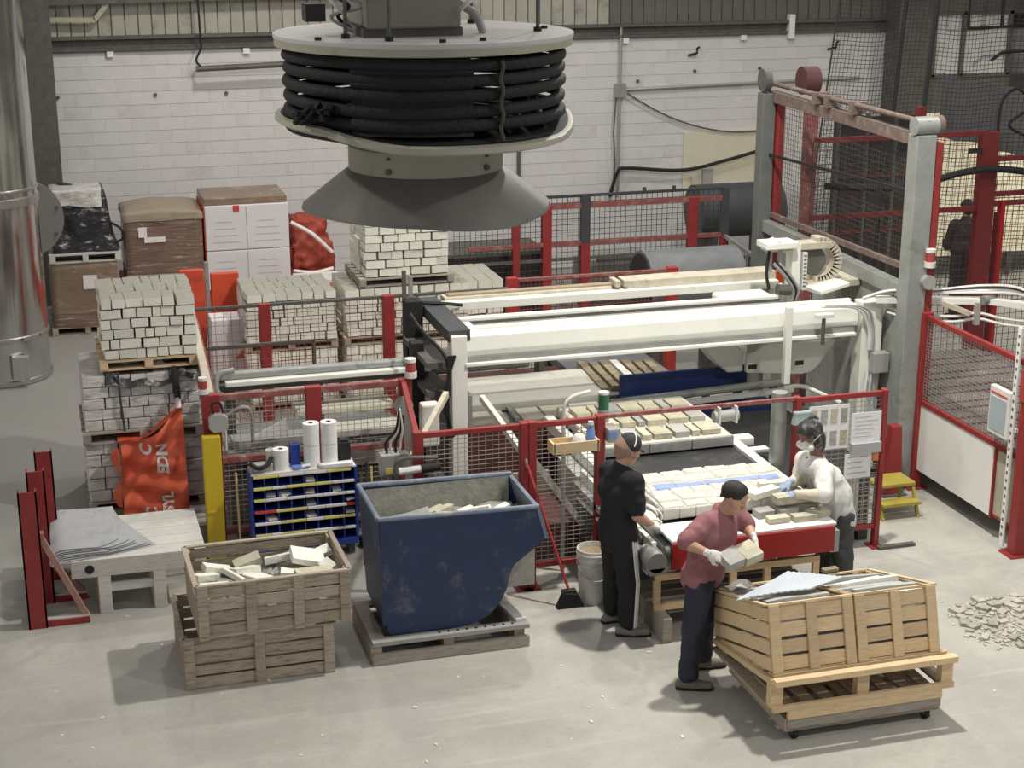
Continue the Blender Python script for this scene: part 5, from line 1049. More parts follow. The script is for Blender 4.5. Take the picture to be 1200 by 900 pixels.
# red steel stand at far left
t = thing('red_stand', 'red steel stand of three channel uprights at the left', 'stand', (-.28,13.72,0))
for k,y in enumerate((0,.52,1.05)):
    h = 1.27; xo = .075*k; MB().box(xo-.09,xo+.07,y,y+.015,0,h).build('upright','red_paint',t); MB().box(xo-.09,xo-.075,y,y+.10,0,h).build('upright_flange','red_paint',t); MB().box(xo+.055,xo+.07,y,y+.10,0,h).build('upright_flange','red_paint',t)
    MB().box(-.09,.43,y+.01,y+.09,0,.06).build('base_beam','red_paint',t,bev=.004); MB().box(-.05,.43,y+.02,y+.08,.06,.075).build('base_top','wood_white',t)
    zt = .86 if k == 0 else .46; xt = .06 if k == 0 else .07; MB().beam((xt,y+.05,zt),(.40,y+.05,.07),.05,.05).build('brace','red_faded',t); MB().box(.0,xt+.04,y+.02,y+.08,zt-.02,zt+.02).build('brace_tab','red_faded',t)
MB().box(-.09,-.02,.05,1.1,.02,.08).build('side_beam','red_paint',t)
# white pallet table with grey sheets
t = thing('white_pallet', 'dusty white double pallet under the grey sheets', 'pallet', (.58,14.40,0))
for k in range(5): MB().box(-.56,.62,-.52+.21*k,-.315+.21*k,.50,.525).build('deck_board','wood_white',t,bev=.003)
MB().box(-.56,.62,-.52,-.46,.36,.50).build('front_beam','wood_white',t,bev=.004); MB().box(-.24,.62,-.50,-.46,.20,.28).build('front_rail','wood_white',t,bev=.004); MB().box(-.56,.62,.46,.52,.36,.50).build('rear_beam','wood_white',t,bev=.004)
for x in (-.28,.20,.55):
    for y in (-.49,0,.46): MB().box(x-.055,x+.055,y-.03,y+.05,0,.37).build('post','wood_white',t,bev=.004)
    MB().box(x-.06,x+.06,-.5,.5,0,.02).build('runner','wood_white',t)
MB().cyl((-.40,-.53,.44),(-.40,-.51,.44),.04,14).build('hole_ring','rubber',t)
for k in range(7):
    b = MB(); x0,x1 = -.14-.02*k,.55; q = [(max(x0,-.16)+rnd(0,.02),13.86+.02*k+rnd(-.01,.01)),(.56+rnd(-.03,.10)-.02*k,13.95+rnd(-.02,.05)),(.92-.07*k+rnd(-.02,.03),14.15+.02*k),(.52,14.55+rnd(-.04,.04)),(.45,14.95),(-.12,15.0)]
    nx = 12
    def sf(u,v,q=q,k=k):
        a = Vector(q[0]).lerp(Vector(q[1]),u); c = Vector(q[5]).lerp(Vector(q[4]),u)
        if u > .75: a = a.lerp(Vector(q[2]),(u-.75)*2.2); 
        p = a.lerp(c,v); z = .53+.013*k+.003*math.sin(5*u+2*v); edge = max(0,-.02-p.x); z -= edge*edge*5*(.4+.3*k/6)
        return (p.x,p.y,z)
    b.quadgrid(sf,12,8); tag(b.build('grey_sheet','sheet_grey',smooth=180,solid=.006),('%s grey sheet of the pile on the white pallet'%('lowest','second lowest','third lowest','middle','third highest','second highest','topmost curled')[k]),'sheet','grey sheets on the white pallet')
t = thing('plank_platform', 'grey plank platform between the white pallet and orange tarp', 'platform', (.98,15.30,0))
for k in range(2): MB().box(-.36,.36,-.36+.13*k,-.24+.13*k,.33,.36).build('plank','wood_grey' if k%2 else 'wood_white',t)
for x in (-.3,.3): MB().box(x-.05,x+.05,-.34,-.12,0,.33).build('side_board','wood_grey',t)

# bucket, broom, dustpan
t = thing('plastic_bucket', 'dirty white ribbed plastic bucket beside the man in black', 'bucket', (4.56,12.95,0))
MB().lathe([(0,.005),(.125,0),(.145,.36),(.155,.365),(.155,.375),(.146,.38),(.147,.41),(.158,.415),(.158,.425),(.148,.43),(.149,.46),(.160,.465),(.160,.478),(.150,.48),(.152,.51),(.144,.51),(.140,.46),(0,.46)],32).build('pail','plastic_white',t,smooth=30)
fillb = MB().quadgrid(lambda u,v: ((u*.138)*math.cos(2*PI*v),(u*.138)*math.sin(2*PI*v),.465+.02*mnoise.fractal(Vector((u*3*math.cos(2*PI*v),u*3*math.sin(2*PI*v),4)),1,2,3)+.012*(1-u)),8,24); fillb.build('brown_contents','mud',t,smooth=180)
MB().tube(spline([(-.155,0,.42),(-.14,-.10,.30),(0,-.155,.24),(.14,-.10,.30),(.155,0,.42)]),.006,6).build('handle','galv',t,smooth=True)
t = thing('broom', 'broom with thin red handle leaning on the mesh fence', 'broom', (4.30,12.86,0)); MB().cyl((.0,.0,.16),(-.26,.46,1.24),.013,10).build('handle','broom_red',t,smooth=30); MB().cyl((-.256,.452,1.2),(-.266,.472,1.28),.015,10).build('grip','galv',t,smooth=30)
MB().prism([(-.12,.0),(.14,.0),(.08,.13),(-.05,.15)],-.04,.04).build('bristles','rubber',t,bev=.01); MB().obox((.0,.0,.15),(.13,.06,.04),(0,0,0)).build('head','plastic_black',t,bev=.006)
# wooden frame pallets under the conveyor
t = thing('frame_pallet', 'pale wooden frame standing below the red conveyor panel', 'pallet', (5.58,12.12,0))
for z in (.22,.50): MB().box(-.75,.80,-.02,.02,z,z+.06).build('rail','wood_new',t)
for x in (-.73,-.02,.30,.77): MB().box(x-.03,x+.03,-.02,.02,.28,.50).build('upright','wood_new',t)
for x in (-.7,.75): MB().box(x-.04,x+.04,-.2,.6,0,.22).build('block','wood_grey',t)
for k in range(4): MB().box(-.75,.80,.05+.15*k,.15+.15*k,.22,.24).build('deck_board','wood_grey',t)

# ================================================================ tilted crates on the caster dolly
t = thing('caster_dolly', 'low worn pallet dolly on casters below the new crates', 'dolly', (5.75,10.62,0))
for y in (-.50,-.06,.38): MB().box(-.64,.66,y-.05,y+.05,.085,.13).build('bottom_board','wood_grey',t,bev=.003)
for x in (-.60,.02,.62): MB().box(x-.045,x+.045,-.55,.45,.13,.16).build('stringer','wood_grey',t)
MB().box(-.64,.66,-.57,-.53,.12,.20).build('front_board','wood_grey',t,bev=.003); MB().box(-.64,.66,-.58,-.54,.20,.275).build('front_board','wood_new',t,bev=.003); MB().box(-.66,-.62,-.56,.48,.10,.20).build('side_board','wood_grey',t)
for k in range(8): MB().box(-.62+.165*k,-.52+.165*k,-.54,.46,.24,.262).build('deck_board','wood_old',t)
for x in (-.55,.57):
    for y in (-.48,.40):
        c = MB().cyl((x-.018,y-.02,.045),(x+.018,y-.02,.045),.045,18).build('caster_wheel','rubber',t,smooth=30); MB().box(x-.026,x-.02,y-.05,y+.03,.04,.085).box(x+.02,x+.026,y-.05,y+.03,.04,.085).box(x-.045,x+.045,y-.05,y+.05,.08,.086).build('caster_fork','steel_dark',t)
t = thing('wedge_pallet', 'new wooden wedge pallet tilting the two crates backward', 'pallet', (5.74,10.62,.275))
for x in (-.72,.0,.72): MB().box(x-.05,x+.05,-.55,-.47,.03,.24).build('front_post','wood_new',t,bev=.003)
MB().box(-.76,.77,-.58,-.54,.0,.045).build('bottom_rail','wood_new',t,bev=.003); MB().box(-.76,.77,-.61,-.54,.225,.275).build('top_rail','wood_new',t,bev=.003)
for x in (-.72,.0,.72): MB().box(x-.05,x+.05,-.54,.55,.0,.03).build('bottom_board','wood_old',t); MB().beam((x,-.54,.235),(x,.56,-.0+.075),.09,.04).build('sloping_stringer','wood_new',t)
for k in range(6):
    f = k/5; y = -.46+.96*f; MB().obox((0,y,.262-.16*f),(1.46,.10,.018),(-.155,0,0)).build('deck_board','wood_new',t)
TI = -.29
C0 = Vector((5.38,10.16,.555))
def tilted(v): return Matrix.Rotation(TI,3,'X')@Vector(v)
tilt = -.285
for k,(x,l) in enumerate(((5.36,'left new wooden crate of flat stones tilted toward the conveyor'),(6.07,'right new wooden crate of stacked flat stones tilted toward the conveyor'))):
    c = crate(l, (x,10.16+.52*math.cos(tilt),.555+.52*math.sin(tilt)), .70,1.06,.50,'wood_new',tilt=tilt,battens=3,rows=4)
    M3 = Matrix.Rotation(tilt,3,'X'); base = Vector(c.location)
    sn = 'left' if k == 0 else 'right'
    for j in range(9):
        y = -.46+.108*j; z = .36+.03*math.sin(j*2.1); p = base+M3@Vector((rnd(-.02,.02),y,z))
        o = rock(.58+rnd(-.08,.02),.072,.13,rnd(0,90)).build('flat_stone',('stone_white','stone_grey','stone_white','sheet_grey')[j%4],loc=(0,0,0)); weld(o); o.location = p; o.rotation_euler = (tilt,rnd(-.04,.04),rnd(-.05,.05)); 
        for f in o.data.polygons: f.use_smooth = False
        tag(o,'%s flat stone from the front inside the %s new crate'%(('first','second','third','fourth','fifth','sixth','seventh','eighth','ninth')[j],sn),'stone','flat stones in the new crates')
    o = MB().box(-.30,.30,-.47,.48,.03,.33).build('stone_packing','stone_grey',loc=(0,0,0)); o.location = base; o.rotation_euler = (tilt,0,0); tag(o,'stone offcuts packed in the bottom of the %s new crate'%sn,'stone offcuts',kind='stuff')
# pale grey sheet over the crates
M3 = Matrix.Rotation(tilt,3,'X'); b0 = Vector((5.36,10.16+.52*math.cos(tilt),.555+.52*math.sin(tilt)))
_q = [gz(862,704,1.00),gz(950,690,1.035),gz(988,676,.965),gz(922,670,1.03)]
def plast(u,v):
    p = _q[0].lerp(_q[1],u).lerp(_q[3].lerp(_q[2],u),v); return p+Vector((0,0,.0025*math.sin(70*u+5*v)+.012*math.sin(PI*u)*(1-v)))
tag(MB().quadgrid(plast,90,10).build('foam_sheet','sheet_blue',smooth=180,solid=.01),'pale grey blue ribbed sheet lying over the two new crates','sheet')
tag(MB().quadgrid(lambda u,v: b0+M3@Vector((-.33+.2*u,.18+.25*v,.53+.03*u+.02*math.sin(6*u+3*v))),8,8).build('clear_film','wrap_clear',smooth=180,solid=.005),'crumpled clear film at the back left of the left new crate','film')
put_rock('stone_chip','small brown stone on the back rim of the right new crate','stone',tuple(Vector((6.07,10.16,.555))+M3@Vector((.0,1.06,.53))),(.14,.06,.03),.1,'stone_brown')
# rubble on the floor at the right
rb = []
for k in range(4):
    me = rock(.12,.08,.03,k*7).mesh('stone_chip'); me.materials.append(M['gravel']); rb.append(me)
pp = [gz(1112,708),gz(1200,700),gz(1200,760),gz(1140,752)]
chips = []
for k in range(110):
    for _try in range(200):
        u,v = random.random(),random.random()
        a = pp[0].lerp(pp[1],u); c = pp[3].lerp(pp[2],u); p = a.lerp(c,v)
        q2 = Vector((p.x+rnd(0,.25),p.y))
        if (abs(u-.75)/1.0)**2+(abs(v-.5)/.62)**2 < rnd(.25,1) and all((q2-c2).length > .078 for c2 in chips): break
    else: continue
    chips.append(q2)
    o = bpy.data.objects.new('rubble_chip',random.choice(rb)); COL.objects.link(o); o.location = (q2.x,q2.y,.002); o.rotation_euler = (0,0,rnd(0,6)); s = random.choice([.4,.5,.6,.8,1.0]); o.scale = (s,s,s); tag(o,'grey stone chip in the rubble patch on the right floor','stone chip','chips in the rubble patch')
rs = MB()
for k in range(500):
    u,v = random.random(),random.random(); a = pp[0].lerp(pp[1],u); c = pp[3].lerp(pp[2],u); p = a.lerp(c,v); q = rnd(.008,.022); rs.obox((p.x+rnd(-.1,.5),p.y+rnd(-.1,.1),q*.3),(q*2,q,q*.6),(0,0,rnd(0,6)))
tag(rs.build('fine_rubble','gravel'),'fine stone crumbs around the rubble patch on the right floor','rubble',kind='stuff')
fs = MB()
for k in range(45):
    p = gz(rnd(20,1180),rnd(720,895)); q = rnd(.006,.02); fs.obox((p.x,p.y,q*.25),(q*2,q,q*.5),(0,0,rnd(0,6)))
tag(fs.build('floor_crumbs','stone_white'),'scattered pale crumbs on the concrete floor','crumbs',kind='stuff')

# ================================================================ people (smooth blended surfaces)
def V3(p): return np.array([p[0],p[1],p[2]], float)
def blend_surface(prims, res):
    """prims: (a, ra, b, rb, k, n, s) tapered limbs blended with radius k; optional flattening s along n."""
    P = [(V3(a),ra,V3(b),rb,k,(None if n is None else V3(n)/np.linalg.norm(V3(n))),s) for a,ra,b,rb,k,n,s in prims]
    lo = np.min([np.minimum(p[0]-p[1],p[2]-p[3]) for p in P if p[4] >= 0],0)-3*res-.01; hi = np.max([np.maximum(p[0]+p[1],p[2]+p[3]) for p in P if p[4] >= 0],0)+3*res+.01
    ax = [np.arange(lo[i],hi[i]+res,res) for i in range(3)]; shp = [len(a) for a in ax]
    F = np.full(shp,1.0,np.float32)
    for a,ra,b,rb,k,n,s in P:
        rm = max(ra,rb)*(1 if s >= 1 else 1/s)+abs(k)*1.5+res*3+.02
        l = np.minimum(a,b)-rm; h = np.maximum(a,b)+rm; sl = []
        for i in range(3):
            i0 = max(0,int((l[i]-lo[i])/res)); i1 = min(shp[i],int((h[i]-lo[i])/res)+2); sl.append(slice(i0,max(i0,i1)))
        X,Y,Z = np.meshgrid(ax[0][sl[0]],ax[1][sl[1]],ax[2][sl[2]],indexing='ij')
        d = b-a; dd = max(d@d,1e-9); q = np.stack([X-a[0],Y-a[1],Z-a[2]],-1); t = np.clip((q@d)/dd,0,1); q = q-t[...,None]*d
        if n is not None: q = q+n*((q@n)*(s-1))[...,None]
        g = np.sqrt((q**2).sum(-1))-(ra+(rb-ra)*t)
        f = F[sl[0],sl[1],sl[2]]
        if k > 0: hh = np.clip(.5+.5*(f-g)/k,0,1); F[sl[0],sl[1],sl[2]] = f*(1-hh)+g*hh-k*hh*(1-hh)
        elif k == 0: F[sl[0],sl[1],sl[2]] = np.minimum(f,g)
        else: kk = -k; hh = np.clip(.5-.5*(f+g)/kk,0,1); F[sl[0],sl[1],sl[2]] = f*(1-hh)+(-g)*hh+kk*hh*(1-hh)      # carve
    S_ = F < 0; nx,ny,nz = shp
    cr = [(i,j,k) for i in (0,1) for j in (0,1) for k in (0,1)]
    sub = lambda A,c: A[c[0]:nx-1+c[0],c[1]:ny-1+c[1],c[2]:nz-1+c[2]]
    cnt = sum(sub(S_,c).astype(np.int8) for c in cr); act = (cnt > 0)&(cnt < 8); I = np.argwhere(act); idx = np.full(act.shape,-1,np.int32); idx[act] = np.arange(len(I))
    pos = np.zeros((len(I),3)); num = np.zeros(len(I))
    for c in cr:
        for axx in range(3):
            if c[axx]: continue
            e = list(c); e[axx] = 1; fa = F[I[:,0]+c[0],I[:,1]+c[1],I[:,2]+c[2]]; fb = F[I[:,0]+e[0],I[:,1]+e[1],I[:,2]+e[2]]; m = (fa < 0) != (fb < 0)
            t = np.where(m,fa/np.where(m,fa-fb,1),0); p = np.tile(np.array(c,float),(len(I),1)); p[:,axx] = t; pos[m] += p[m]; num += m
    pos = (I+pos/num[:,None])*res+lo
    faces = []
    for axx in range(3):
        A = S_; sl0 = [slice(None)]*3; sl1 = [slice(None)]*3; sl0[axx] = slice(0,-1); sl1[axx] = slice(1,None); ch = A[tuple(sl0)] != A[tuple(sl1)]; E_ = np.argwhere(ch); o = [i for i in range(3) if i != axx]
        E_ = E_[(E_[:,o[0]] > 0)&(E_[:,o[1]] > 0)&(E_[:,o[0]] < shp[o[0]]-1)&(E_[:,o[1]] < shp[o[1]]-1)]
        q = []
        for d0,d1 in ((1,1),(0,1),(0,0),(1,0)):
            c = E_.copy(); c[:,o[0]] -= d0; c[:,o[1]] -= d1; q.append(idx[c[:,0],c[:,1],c[:,2]])
        faces.append(np.stack(q,1))
    faces = np.concatenate(faces); return pos, faces[(faces >= 0).all(1)]
def body_mesh(name, prims, mats, parent, res=.011, wrinkle=0, wscale=9, pick=None, seed=0):
    pos,faces = blend_surface(prims,res)
    loc = np.array(parent.location); b = MB(); b.v = [tuple(p) for p in pos-loc]; b.f = [tuple(int(i) for i in f) for f in faces]; b.m = [0]*len(b.f)
    if pick:
        b.m = [pick(pos[list(f)].mean(0)) for f in b.f]
    o = b.build(name,mats,parent)
    for p in o.data.polygons: p.use_smooth = True
    if wrinkle:
        me = o.data; nr = [Vector(v.normal) for v in me.vertices]
        for v,n in zip(me.vertices,nr):
            q = Vector((v.co.x,v.co.y,v.co.z*.7))*wscale+Vector((seed,seed,0)); r = 1-abs(mnoise.noise(q))*2.2; v.co += n*wrinkle*(r*.7+.5*mnoise.noise(q*2.1))
    return o
def L(a,ra,b,rb,k=.03,n=None,s=1): return (a,ra,b,rb,k,n,s)
def head_prims(c, f, u, tilt=0, k=.02, ears=True, scale=1):
    """face looking along f, crown along u (unit, perpendicular)"""
    f = Vector(f).normalized(); u = Vector(u).normalized(); u = (u-f*u.dot(f)).normalized(); s = f.cross(u); g = scale
    P = lambda a,b,d: Vector(c)+(f*a+s*b+u*d)*g
    pr = [L(P(-.015,0,.035),.088*g,P(.01,0,.03),.084*g,.02,s,1.13), L(P(.02,0,-.01),.072*g,P(.035,0,-.07),.052*g,.04,s,1.05), L(P(.055,0,-.105),.028*g,P(.06,0,-.095),.028*g,.035)]
    pr += [L(P(.092,0,.015),.010*g,P(.112,0,-.035),.014*g,.012), L(P(.108,.012,-.036),.009*g,P(.108,-.012,-.036),.009*g,.012)]      # nose
    pr += [L(P(.084,.045,.028),.012*g,P(.086,-.045,.028),.012*g,.02)]                                                             # brow
    pr += [L(P(.062,.06,-.02),.018*g,P(.05,.066,-.03),.018*g,.025), L(P(.062,-.06,-.02),.018*g,P(.05,-.066,-.03),.018*g,.025)]      # cheeks
    pr += [L(P(.088,.02,-.066),.009*g,P(.088,-.02,-.066),.009*g,.012), L(P(.084,.018,-.080),.010*g,P(.084,-.018,-.080),.010*g,.012)]  # lips
    if ears:
        for e in (-1,1): pr += [L(P(-.005,e*.082,.015),.016*g,P(-.010,e*.086,-.025),.011*g,.010,s,1.8)]
    pr += [L(P(.098,.033,.008),.013*g,P(.098,.030,.008),.013*g,-.012), L(P(.098,-.033,.008),.013*g,P(.098,-.030,.008),.013*g,-.012)]  # eye sockets
    return pr, P
def eyes(P, parent, loc):
    for e in (-1,1):
        c = P(.080,e*.032,.008)-Vector(loc); b = MB(); b.lathe([(.012*math.sin(a),.012*math.cos(a)) for a in [PI*i/8 for i in range(9)]],12,tuple(c)); b.build('eye','eye',parent,smooth=True)
def hand_prims(w, d, n, curl=.6, thumb=1, g=1.0, spread=.0):
    """w wrist, d towards fingers, n back of the hand; thumb side = thumb*(d x n)"""
    d = Vector(d).normalized(); n = Vector(n); n = (n-d*n.dot(d)).normalized(); s = d.cross(n)*thumb; w = Vector(w); pr = []
    P = lambda a,b,c: w+(d*a+s*b+n*c)*g
    pr += [L(P(-.03,0,0),.031*g,P(.015,0,0),.031*g,.02,n,1.25), L(P(.02,.022,0),.021*g,P(.08,.028,.003),.017*g,.018,n,1.2), L(P(.02,0,0),.022*g,P(.085,.004,.005),.017*g,.018,n,1.2), L(P(.02,-.02,0),.021*g,P(.078,-.026,.002),.016*g,.018,n,1.2)]
    for i,(b,l) in enumerate(((.031,.072),(.011,.080),(-.010,.074),(-.030,.058))):
        p = P(.085-(.010 if i == 3 else 0),b,.002); a0 = curl*.6+.05*i
        for sgm in range(3):
            ll = l*(.45,.32,.27)[sgm]; aa = a0+curl*sgm*.75; q = p+(d*math.cos(aa)-n*math.sin(aa)+s*(spread*(1.5-i)*.12))*ll*g; pr.append(L(p,(.0105-.0008*sgm)*g,q,(.0100-.0008*sgm)*g,.004)); p = q
    a,b_,c_ = P(.015,.030,-.005),P(.05,.058,-.016),P(.082,.060-.012*curl,-.034)
    pr += [L(a,.017*g,b_,.013*g,.012),L(b_,.012*g,c_,.0105*g,.004)]
    return pr
def shoe_prims(ank, f, g=1.0, z0=None):
    f = Vector((f[0],f[1],0)).normalized(); a = Vector(ank); s = Vector((-f.y,f.x,0)); b = Vector((a.x,a.y,0))
    return [L(b+f*-.06+Vector((0,0,.040)),.042,b+f*.06+Vector((0,0,.038)),.043,.02,s,1.05), L(b+f*.05+Vector((0,0,.036)),.045,b+f*.17+Vector((0,0,.030)),.036,.02,s,.92), L(b+Vector((0,0,.06)),.048,Vector((a.x,a.y,.13)),.050,.03)]
mat('eye',(.03,.025,.02),.3)
def sole(ank,f,parent):
    f = Vector((f[0],f[1],0)).normalized(); s = Vector((-f.y,f.x,0)); o = Vector((ank[0],ank[1],0))-Vector(parent.location); o.z = 0; pts = [(-.10,-.03),(-.10,.03),(-.05,.043),(.06,.046),(.15,.048),(.20,.03),(.212,0),(.20,-.03),(.15,-.048),(.06,-.046),(-.05,-.043)]
    b = MB(); n = len(pts); vs = [o+f*x+s*y for x,y in pts]; b.add([(v.x,v.y,0) for v in vs]+[(v.x,v.y,.022) for v in vs],[tuple(range(n)),tuple(range(2*n-1,n-1,-1))]+[(i,i+n,(i+1)%n+n,(i+1)%n) for i in range(n)]); b.build('shoe_sole','rubber',parent,bev=.004)

def person(label, base, J, f, face, up, skin, shirt, trouser, shoe, feet, sleeve=.62, hem=0, res=.011, hands=None, glove='glove_white', hood=None, belly=0, long_sleeve=False, ears=True, cuffs=False):
    t = thing('person', label, 'person', base); f = Vector((f[0],f[1],0)).normalized(); s = Vector((f.y,-f.x,0))     # s = right hand side
    g = {k: Vector(v) for k,v in J.items()}
    hp, P = head_prims(g['head'],face,up,ears=ears)
    u_t = (g['neck']-g['pelvis']).normalized()
    ch = g['pelvis'].lerp(g['neck'],.62); wa = g['pelvis'].lerp(g['neck'],.28)
    sd = (g['shR']-g['shL']).normalized()
    def torso(e, kk=.05):
        return [L(g['pelvis']-sd*.06,.115+e,g['pelvis']+sd*.06,.115+e,kk,f,1.12),L(wa-sd*.055,.105+e+belly,wa+sd*.055,.105+e+belly,kk,f,1.10),L(ch-sd*.09,.108+e,ch+sd*.09,.108+e,.06,f,1.0),
                L(g['shL'].lerp(g['neck'],.12)-u_t*.02,.062+e,g['shR'].lerp(g['neck'],.12)-u_t*.02,.062+e,.06)]
    def arm(sx, e, upto=None):
        a,b,c = g['sh'+sx],g['el'+sx],g['wr'+sx]; pr = [L(a,.058+e,b,.042+e,.03)]
        return pr+[L(b,.042+e,b.lerp(c,.3),.043+e,.02),L(b.lerp(c,.3),.043+e,c,.028+e,.02)]
    def leg(sx, e):
        h,k_,a = g['hip'+sx],g['kn'+sx],g['an'+sx]; return [L(h,.088+e,k_,.058+e,.04),L(k_,.057+e,k_.lerp(a,.35),.056+e,.03),L(k_.lerp(a,.35),.056+e,a,.038+e,.02)]
    skin_p = torso(-.02)+[L(g['neck']-u_t*.03,.062,g['head']-Vector(up).normalized()*.07-Vector(face).normalized()*.02,.053,.03)]
    for sx in 'LR': skin_p += arm(sx,0)+leg(sx,-.012)
    o = body_mesh('body',skin_p+hp,[skin],t,res*.85)
    eyes(P,t,base)
    sh = torso(.024)+[L(g['neck']-u_t*.05,.075,g['neck']+u_t*.005,.068,.03)]
    for sx in 'LR':
        a,b,c = g['sh'+sx],g['el'+sx],g['wr'+sx]
        if long_sleeve: sh += arm(sx,.014)
        else: sh += [L(a,.080,a.lerp(b,.5),.074,.035),L(a.lerp(b,.5),.074,a.lerp(b,min(sleeve,1)),.072,.02)]
        if sleeve > 1: sh += [L(b,.056,b.lerp(c,sleeve-1),.050,.03)]
    if hem: sh += [L(g['pelvis']-u_t*hem-sd*.07,.112,g['pelvis']-sd*.07,.12,.05,f,1.08),L(g['pelvis']-u_t*hem+sd*.07,.112,g['pelvis']+sd*.07,.12,.05,f,1.08)]
    body_mesh('shirt',sh,[shirt],t,res,.012,9,seed=base[0])
    tr = [L(g['pelvis']-sd*.06-u_t*.02,.120,g['pelvis']+sd*.06-u_t*.02,.120,.05,f,1.1)]
    for sx in 'LR':
        h,k_,a = g['hip'+sx],g['kn'+sx],g['an'+sx]; tr += [L(h,.112,k_,.090,.05),L(k_,.090,a.lerp(k_,.08),.078,.04)]
    body_mesh('trousers',tr,[trouser],t,res,.010,8,seed=base[1])
    for sx in 'LR':
        ff = feet[sx]; body_mesh('shoe',shoe_prims(g['an'+sx],ff),[shoe],t,.008); sole(g['an'+sx],ff,t)
    for sx in 'LR':
        if hands and sx in hands:
            d,n,cu,th = hands[sx]; body_mesh('glove' if glove else 'hand',hand_prims(g['wr'+sx],d,n,cu,th,1.05)+([L(g['wr'+sx]-Vector(d).normalized()*.07,.040,g['wr'+sx],.034,.02)] if cuffs else []),[glove or skin],t,.0048)
    return t, g, P
def vec_up(t): return Vector((0,0,1))
# --- man in black at the left of the conveyor
B = (4.58,12.28,0)
J = dict(pelvis=(4.54,12.28,.93),neck=(4.56,12.30,1.50),head=(4.625,12.29,1.655),shR=(4.62,12.12,1.43),shL=(4.52,12.47,1.43),elR=(4.63,12.06,1.14),wrR=(4.81,12.17,1.00),elL=(4.68,12.52,1.17),wrL=(4.88,12.45,1.05),
  hipR=(4.56,12.20,.90),hipL=(4.53,12.38,.90),knR=(4.61,12.17,.50),knL=(4.57,12.43,.50),anR=(4.60,12.16,.10),anL=(4.57,12.46,.10))
t,g,P = person('man in a black T-shirt and cap bending over the conveyor', B, J, (.93,.25), (.93,.10,-.32), (.32,0,.95), 'skin','cloth_black','cloth_black','leather_grey',{'R':(.95,-.30),'L':(.9,.1)}, sleeve=.80, hem=.10,
  hands={'R':((.75,.45,-.35),(.1,-.5,.8),.7,-1),'L':((.8,-.2,-.4),(.1,.3,.9),.6,1)})
# hair, cap and trouser stripes
body_mesh('hair',[L(P(-.03,0,.02),.093,P(-.025,0,.045),.092,.02),L(P(-.06,0,-.05),.05,P(-.05,0,0),.08,.03)]+[L(P(.10,0,-.06),.095,P(.12,0,.0),.09,-.01)],['skin_stubble'],t,.008)
body_mesh('cap',[L(P(-.015,0,.050),.098,P(.0,0,.055),.096,.02),L(P(-.1,0,-.05),.09,P(.2,0,-.05),.09,-.012)],['cap'],t,.008)
body_mesh('cap_peak',[L(P(.08,.045,.028),.016,P(.08,-.045,.028),.016,.02),L(P(.13,.03,.018),.010,P(.13,-.03,.018),.010,.05)],['cap'],t,.007)
o = MB(); o.tube([tuple(P(-.018+.104*math.cos(a)*.2-.0,.104*math.sin(a)*1.0,.052+.100*math.cos(a))-Vector(B)) for a in [(-85+170*i/16)*PI/180 for i in range(17)]],.007,6).build('cap_band','stripe',t,smooth=True)
for k in range(3):
    pts = []
    for i in range(15):
        fr = i/14; a = g['hipR'].lerp(g['knR'],fr*2) if fr < .5 else g['knR'].lerp(g['anR'],(fr-.5)*2); rr = .123-.022*min(1,fr*2) if fr < .5 else .101-.010*(fr-.5)*2
        an = -1.25+.17*(k-1)+.25; pts.append(a+Vector((math.cos(an)*rr,math.sin(an)*rr,0))-Vector(B))
    MB().tube(pts,.0075,6).build('stripe','stripe',t,smooth=True)
# --- man in the rose shirt carrying stones
B = (4.90,11.22,0)
J = dict(pelvis=(4.90,11.25,.93),neck=(5.045,11.27,1.435),head=(5.115,11.19,1.575),shR=(4.90,11.21,1.37),shL=(5.20,11.36,1.36),elR=tuple(gy(802,636,11.12)),wrR=tuple(gy(832,649,11.0)),elL=tuple(gy(876,617,11.30)),wrL=tuple(gy(884,632,11.10)),
  hipR=(4.85,11.20,.90),hipL=(4.95,11.32,.90),knR=(4.79,11.14,.50),knL=(4.97,11.36,.50),anR=(4.73,11.09,.10),anL=(4.985,11.40,.10))
t,g,P = person('man in a rose T-shirt carrying stones past the new crates', B, J, (.55,-.83), (.62,-.66,-.38), (.25,-.16,.95), 'skin','cloth_rose','denim','leather',{'R':(.95,-.35),'L':(.95,-.1)}, sleeve=.92, hem=.03,
  hands={'R':((.85,-.25,-.35),(-.3,-.6,.6),.75,1),'L':((-.05,-.65,-.6),(.85,.0,.35),.7,-1)}, belly=.005)
body_mesh('hair',[L(P(-.020,0,.042),.0925,P(.006,0,.046),.0885,.02),L(P(-.055,0,-.03),.055,P(-.045,0,.02),.083,.03),L(P(.075,.0,-.125),.165,P(.05,0,-.13),.165,-.006),L(P(.118,0,-.03),.088,P(.118,0,.02),.070,-.012),L(P(.03,.0,-.09),.118,P(.07,0,-.08),.118,-.01)],['hair'],t,.007)
body_mesh('collar',[L(g['neck']+Vector((.02*math.cos(a)*3,.055*math.sin(a),.005)),.010,g['neck']+Vector((.06*math.cos(a+.5),.055*math.sin(a+.5),.005)),.010,.004) for a in [i*.5 for i in range(13)]],['cloth_wine'],t,.007)
